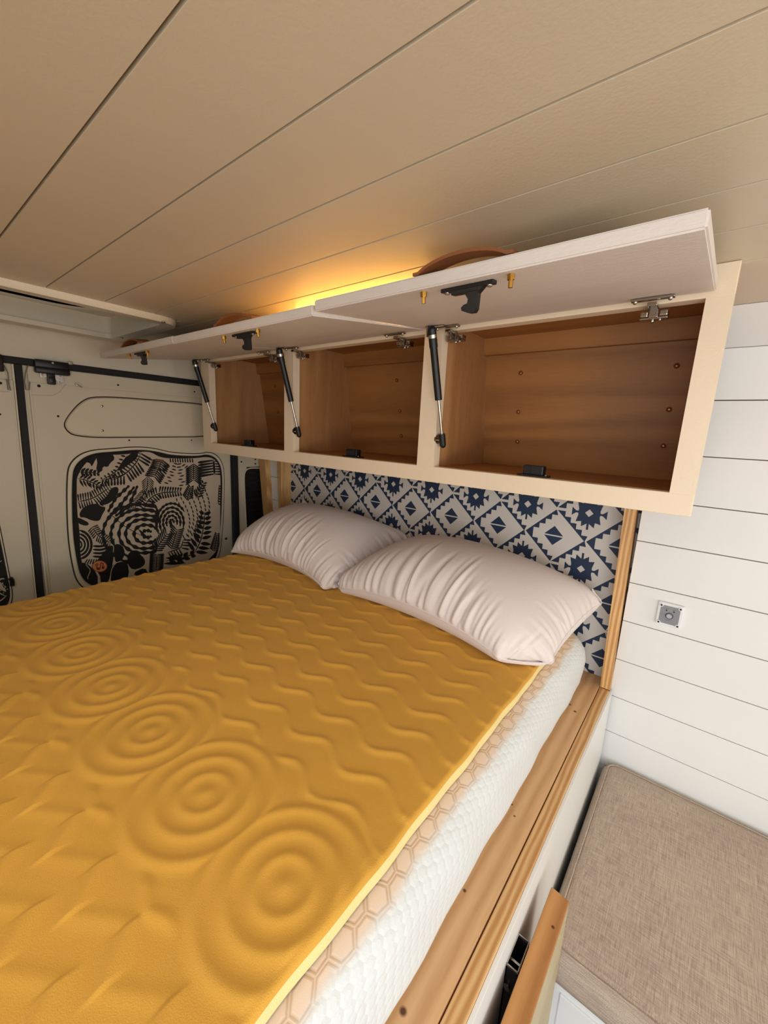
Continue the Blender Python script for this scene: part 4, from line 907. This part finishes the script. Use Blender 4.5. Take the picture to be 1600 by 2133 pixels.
    for P in ([(286, 1190), (296, 1190), (296, 1255), (286, 1255)], [(276, 1200), (283, 1200), (283, 1218), (276, 1218)], [(300, 1195), (308, 1195), (306, 1210), (299, 1210)], [(296, 1232), (322, 1232), (322, 1258), (296, 1258)], [(322, 1190), (331, 1186), (328, 1240), (320, 1240)], [(330, 1184), (356, 1190), (356, 1222), (348, 1222), (348, 1198), (330, 1194)], [(333, 1206), (346, 1206), (346, 1211), (333, 1211)], [(340, 1222), (366, 1222), (362, 1246), (350, 1252), (338, 1240)]):
        A.append((P, 3))
    A.append(([(865, 165), (950, 180), (945, 205), (860, 190)], 4))
    return A
m_tagc = mat('brown_tag', (110, 76, 56), .8)
def shade(par_label, outline_px, with_art, d_, clipy=None):
    out = [at(x, y, 0, XR+.03) for x, y in outline_px]; out = roundpoly([(p[1], p[2]) for p in out], 3, .25)
    c = np.mean(np.array(out), 0)
    ws = empty('window_shade', (XR+.02, c[0], min(p[1] for p in out)), par_label, 'window shade', 'quilted shades on the rear door windows')
    g_ = lambda s: [tuple(c+(np.array(p)-c)*s) for p in out]
    m = M(); n = len(out)
    m.add([(XR+.003, y, z) for y, z in out]+[(XR+.020, y, z) for y, z in out]+[(XR+.028, y, z) for y, z in g_(.985)]+[(XR+.026, y, z) for y, z in g_(.965)], [(r*n+k, r*n+(k+1) % n, (r+1)*n+(k+1) % n, (r+1)*n+k) for r in range(3) for k in range(n)])
    m.f.append(tuple(range(3*n, 4*n))); m.m.append(0)
    obj('padding', m, m_shade_b, ws, smooth=True, angle=50)
    # window rebate edge on the door around it
    m = M(); ring(m, g_(1.045), g_(1.01), lambda u, v, s: (XR+.0005+.008*s, u, v)); obj('window_rebate', m, m_van2, d_, smooth=True)
    m = M(); m.tube([(XR+.004,)+p for p in g_(1.052)], .004, 6, closed=True); obj('rebate_seal', m, m_gap, d_, smooth=True)
    return ws, out, c
o2px = [(153, 1100), (152, 1000), (158, 968), (190, 945), (245, 941), (290, 937), (325, 940), (360, 949), (415, 951), (436, 946), (456, 958), (465, 985), (463, 1060), (460, 1110), (456, 1150), (440, 1185), (420, 1215), (205, 1226), (172, 1210), (160, 1160)]
ws, out, cc = shade('window shade on the right-hand rear door with black and beige leaf print', o2px, True, d2)
A = art(); base_px = roundpoly([(98, 700), (92, 420), (98, 330), (200, 180), (330, 125), (480, 130), (620, 120), (720, 98), (820, 100), (900, 150), (1000, 165), (1240, 165), (1390, 145), (1470, 190), (1505, 300), (1500, 640), (1500, 860), (1500, 1000), (1460, 1080), (1380, 1160), (1290, 1300), (700, 1420), (240, 1440), (130, 1180), (125, 900)], 2, .25)
def clip(polys, base):
    xs = [p[0] for p in base]; ys2 = [p[1] for p in base]; return [(P, c) for P, c in polys if P and max(p[0] for p in P) > min(xs) and min(p[0] for p in P) < max(xs)]
ov, fs, cols = cdt_mesh(clip(A, base_px), base_px)
m = M(); m.add([art_map(v[0], v[1], .0285) for v in ov], fs); m.m = cols
obj('leaf_print', m, [m_shade_w, m_shade_b, m_badge, m_badge_r, m_tagc], ws)
# left-hand leaf: only the right edge of its shade shows
o1px = [(-60, 925), (-260, 860), (-420, 900), (-430, 1100), (-400, 1250), (-150, 1290), (6, 1275), (19, 1255), (22, 1235), (16, 1200), (8, 1160), (0, 1120), (-12, 1060), (-30, 980)]
ws1, out1, cc1 = shade('window shade with leaf print on the left-hand rear door, half out of frame', o1px, False, d1)
B2 = []
for pts in (((-30, 1222), (0, 1236), (12, 1242)), ((-20, 1262), (4, 1250), (14, 1240)), ((-20, 1160), (-2, 1172), (4, 1168)), ((4, 1215), (10, 1225), (13, 1222)), ((-4, 1208), (6, 1205), (10, 1206))): B2.append((stroke(pts, 1.3, n=10), 1))
B2 += [(P, c) for P, c in fern([(-30, 1190), (-4, 1215), (12, 1232)], 7, 14, 1.1, 60)]
m = M()
for P, c in B2:
    m.add([at(x, y, 0, XR+.029) for x, y in P], [tuple(range(len(P)))])
obj('leaf_print', m, m_shade_w, ws1)
obj('window_clip', M().tube([at(x, y, 0, XR+.02) for x, y in ((21, 1204), (25, 1208), (26, 1220))], .012, 8), m_black, d1, smooth=True)
# ground outside the open door
struct('ground', M().box(-8, 10, -12, -1.2, -3.3, -3.2), m_ground, 'pale ground outside the open side door', loc=(0, -6, -3.2))
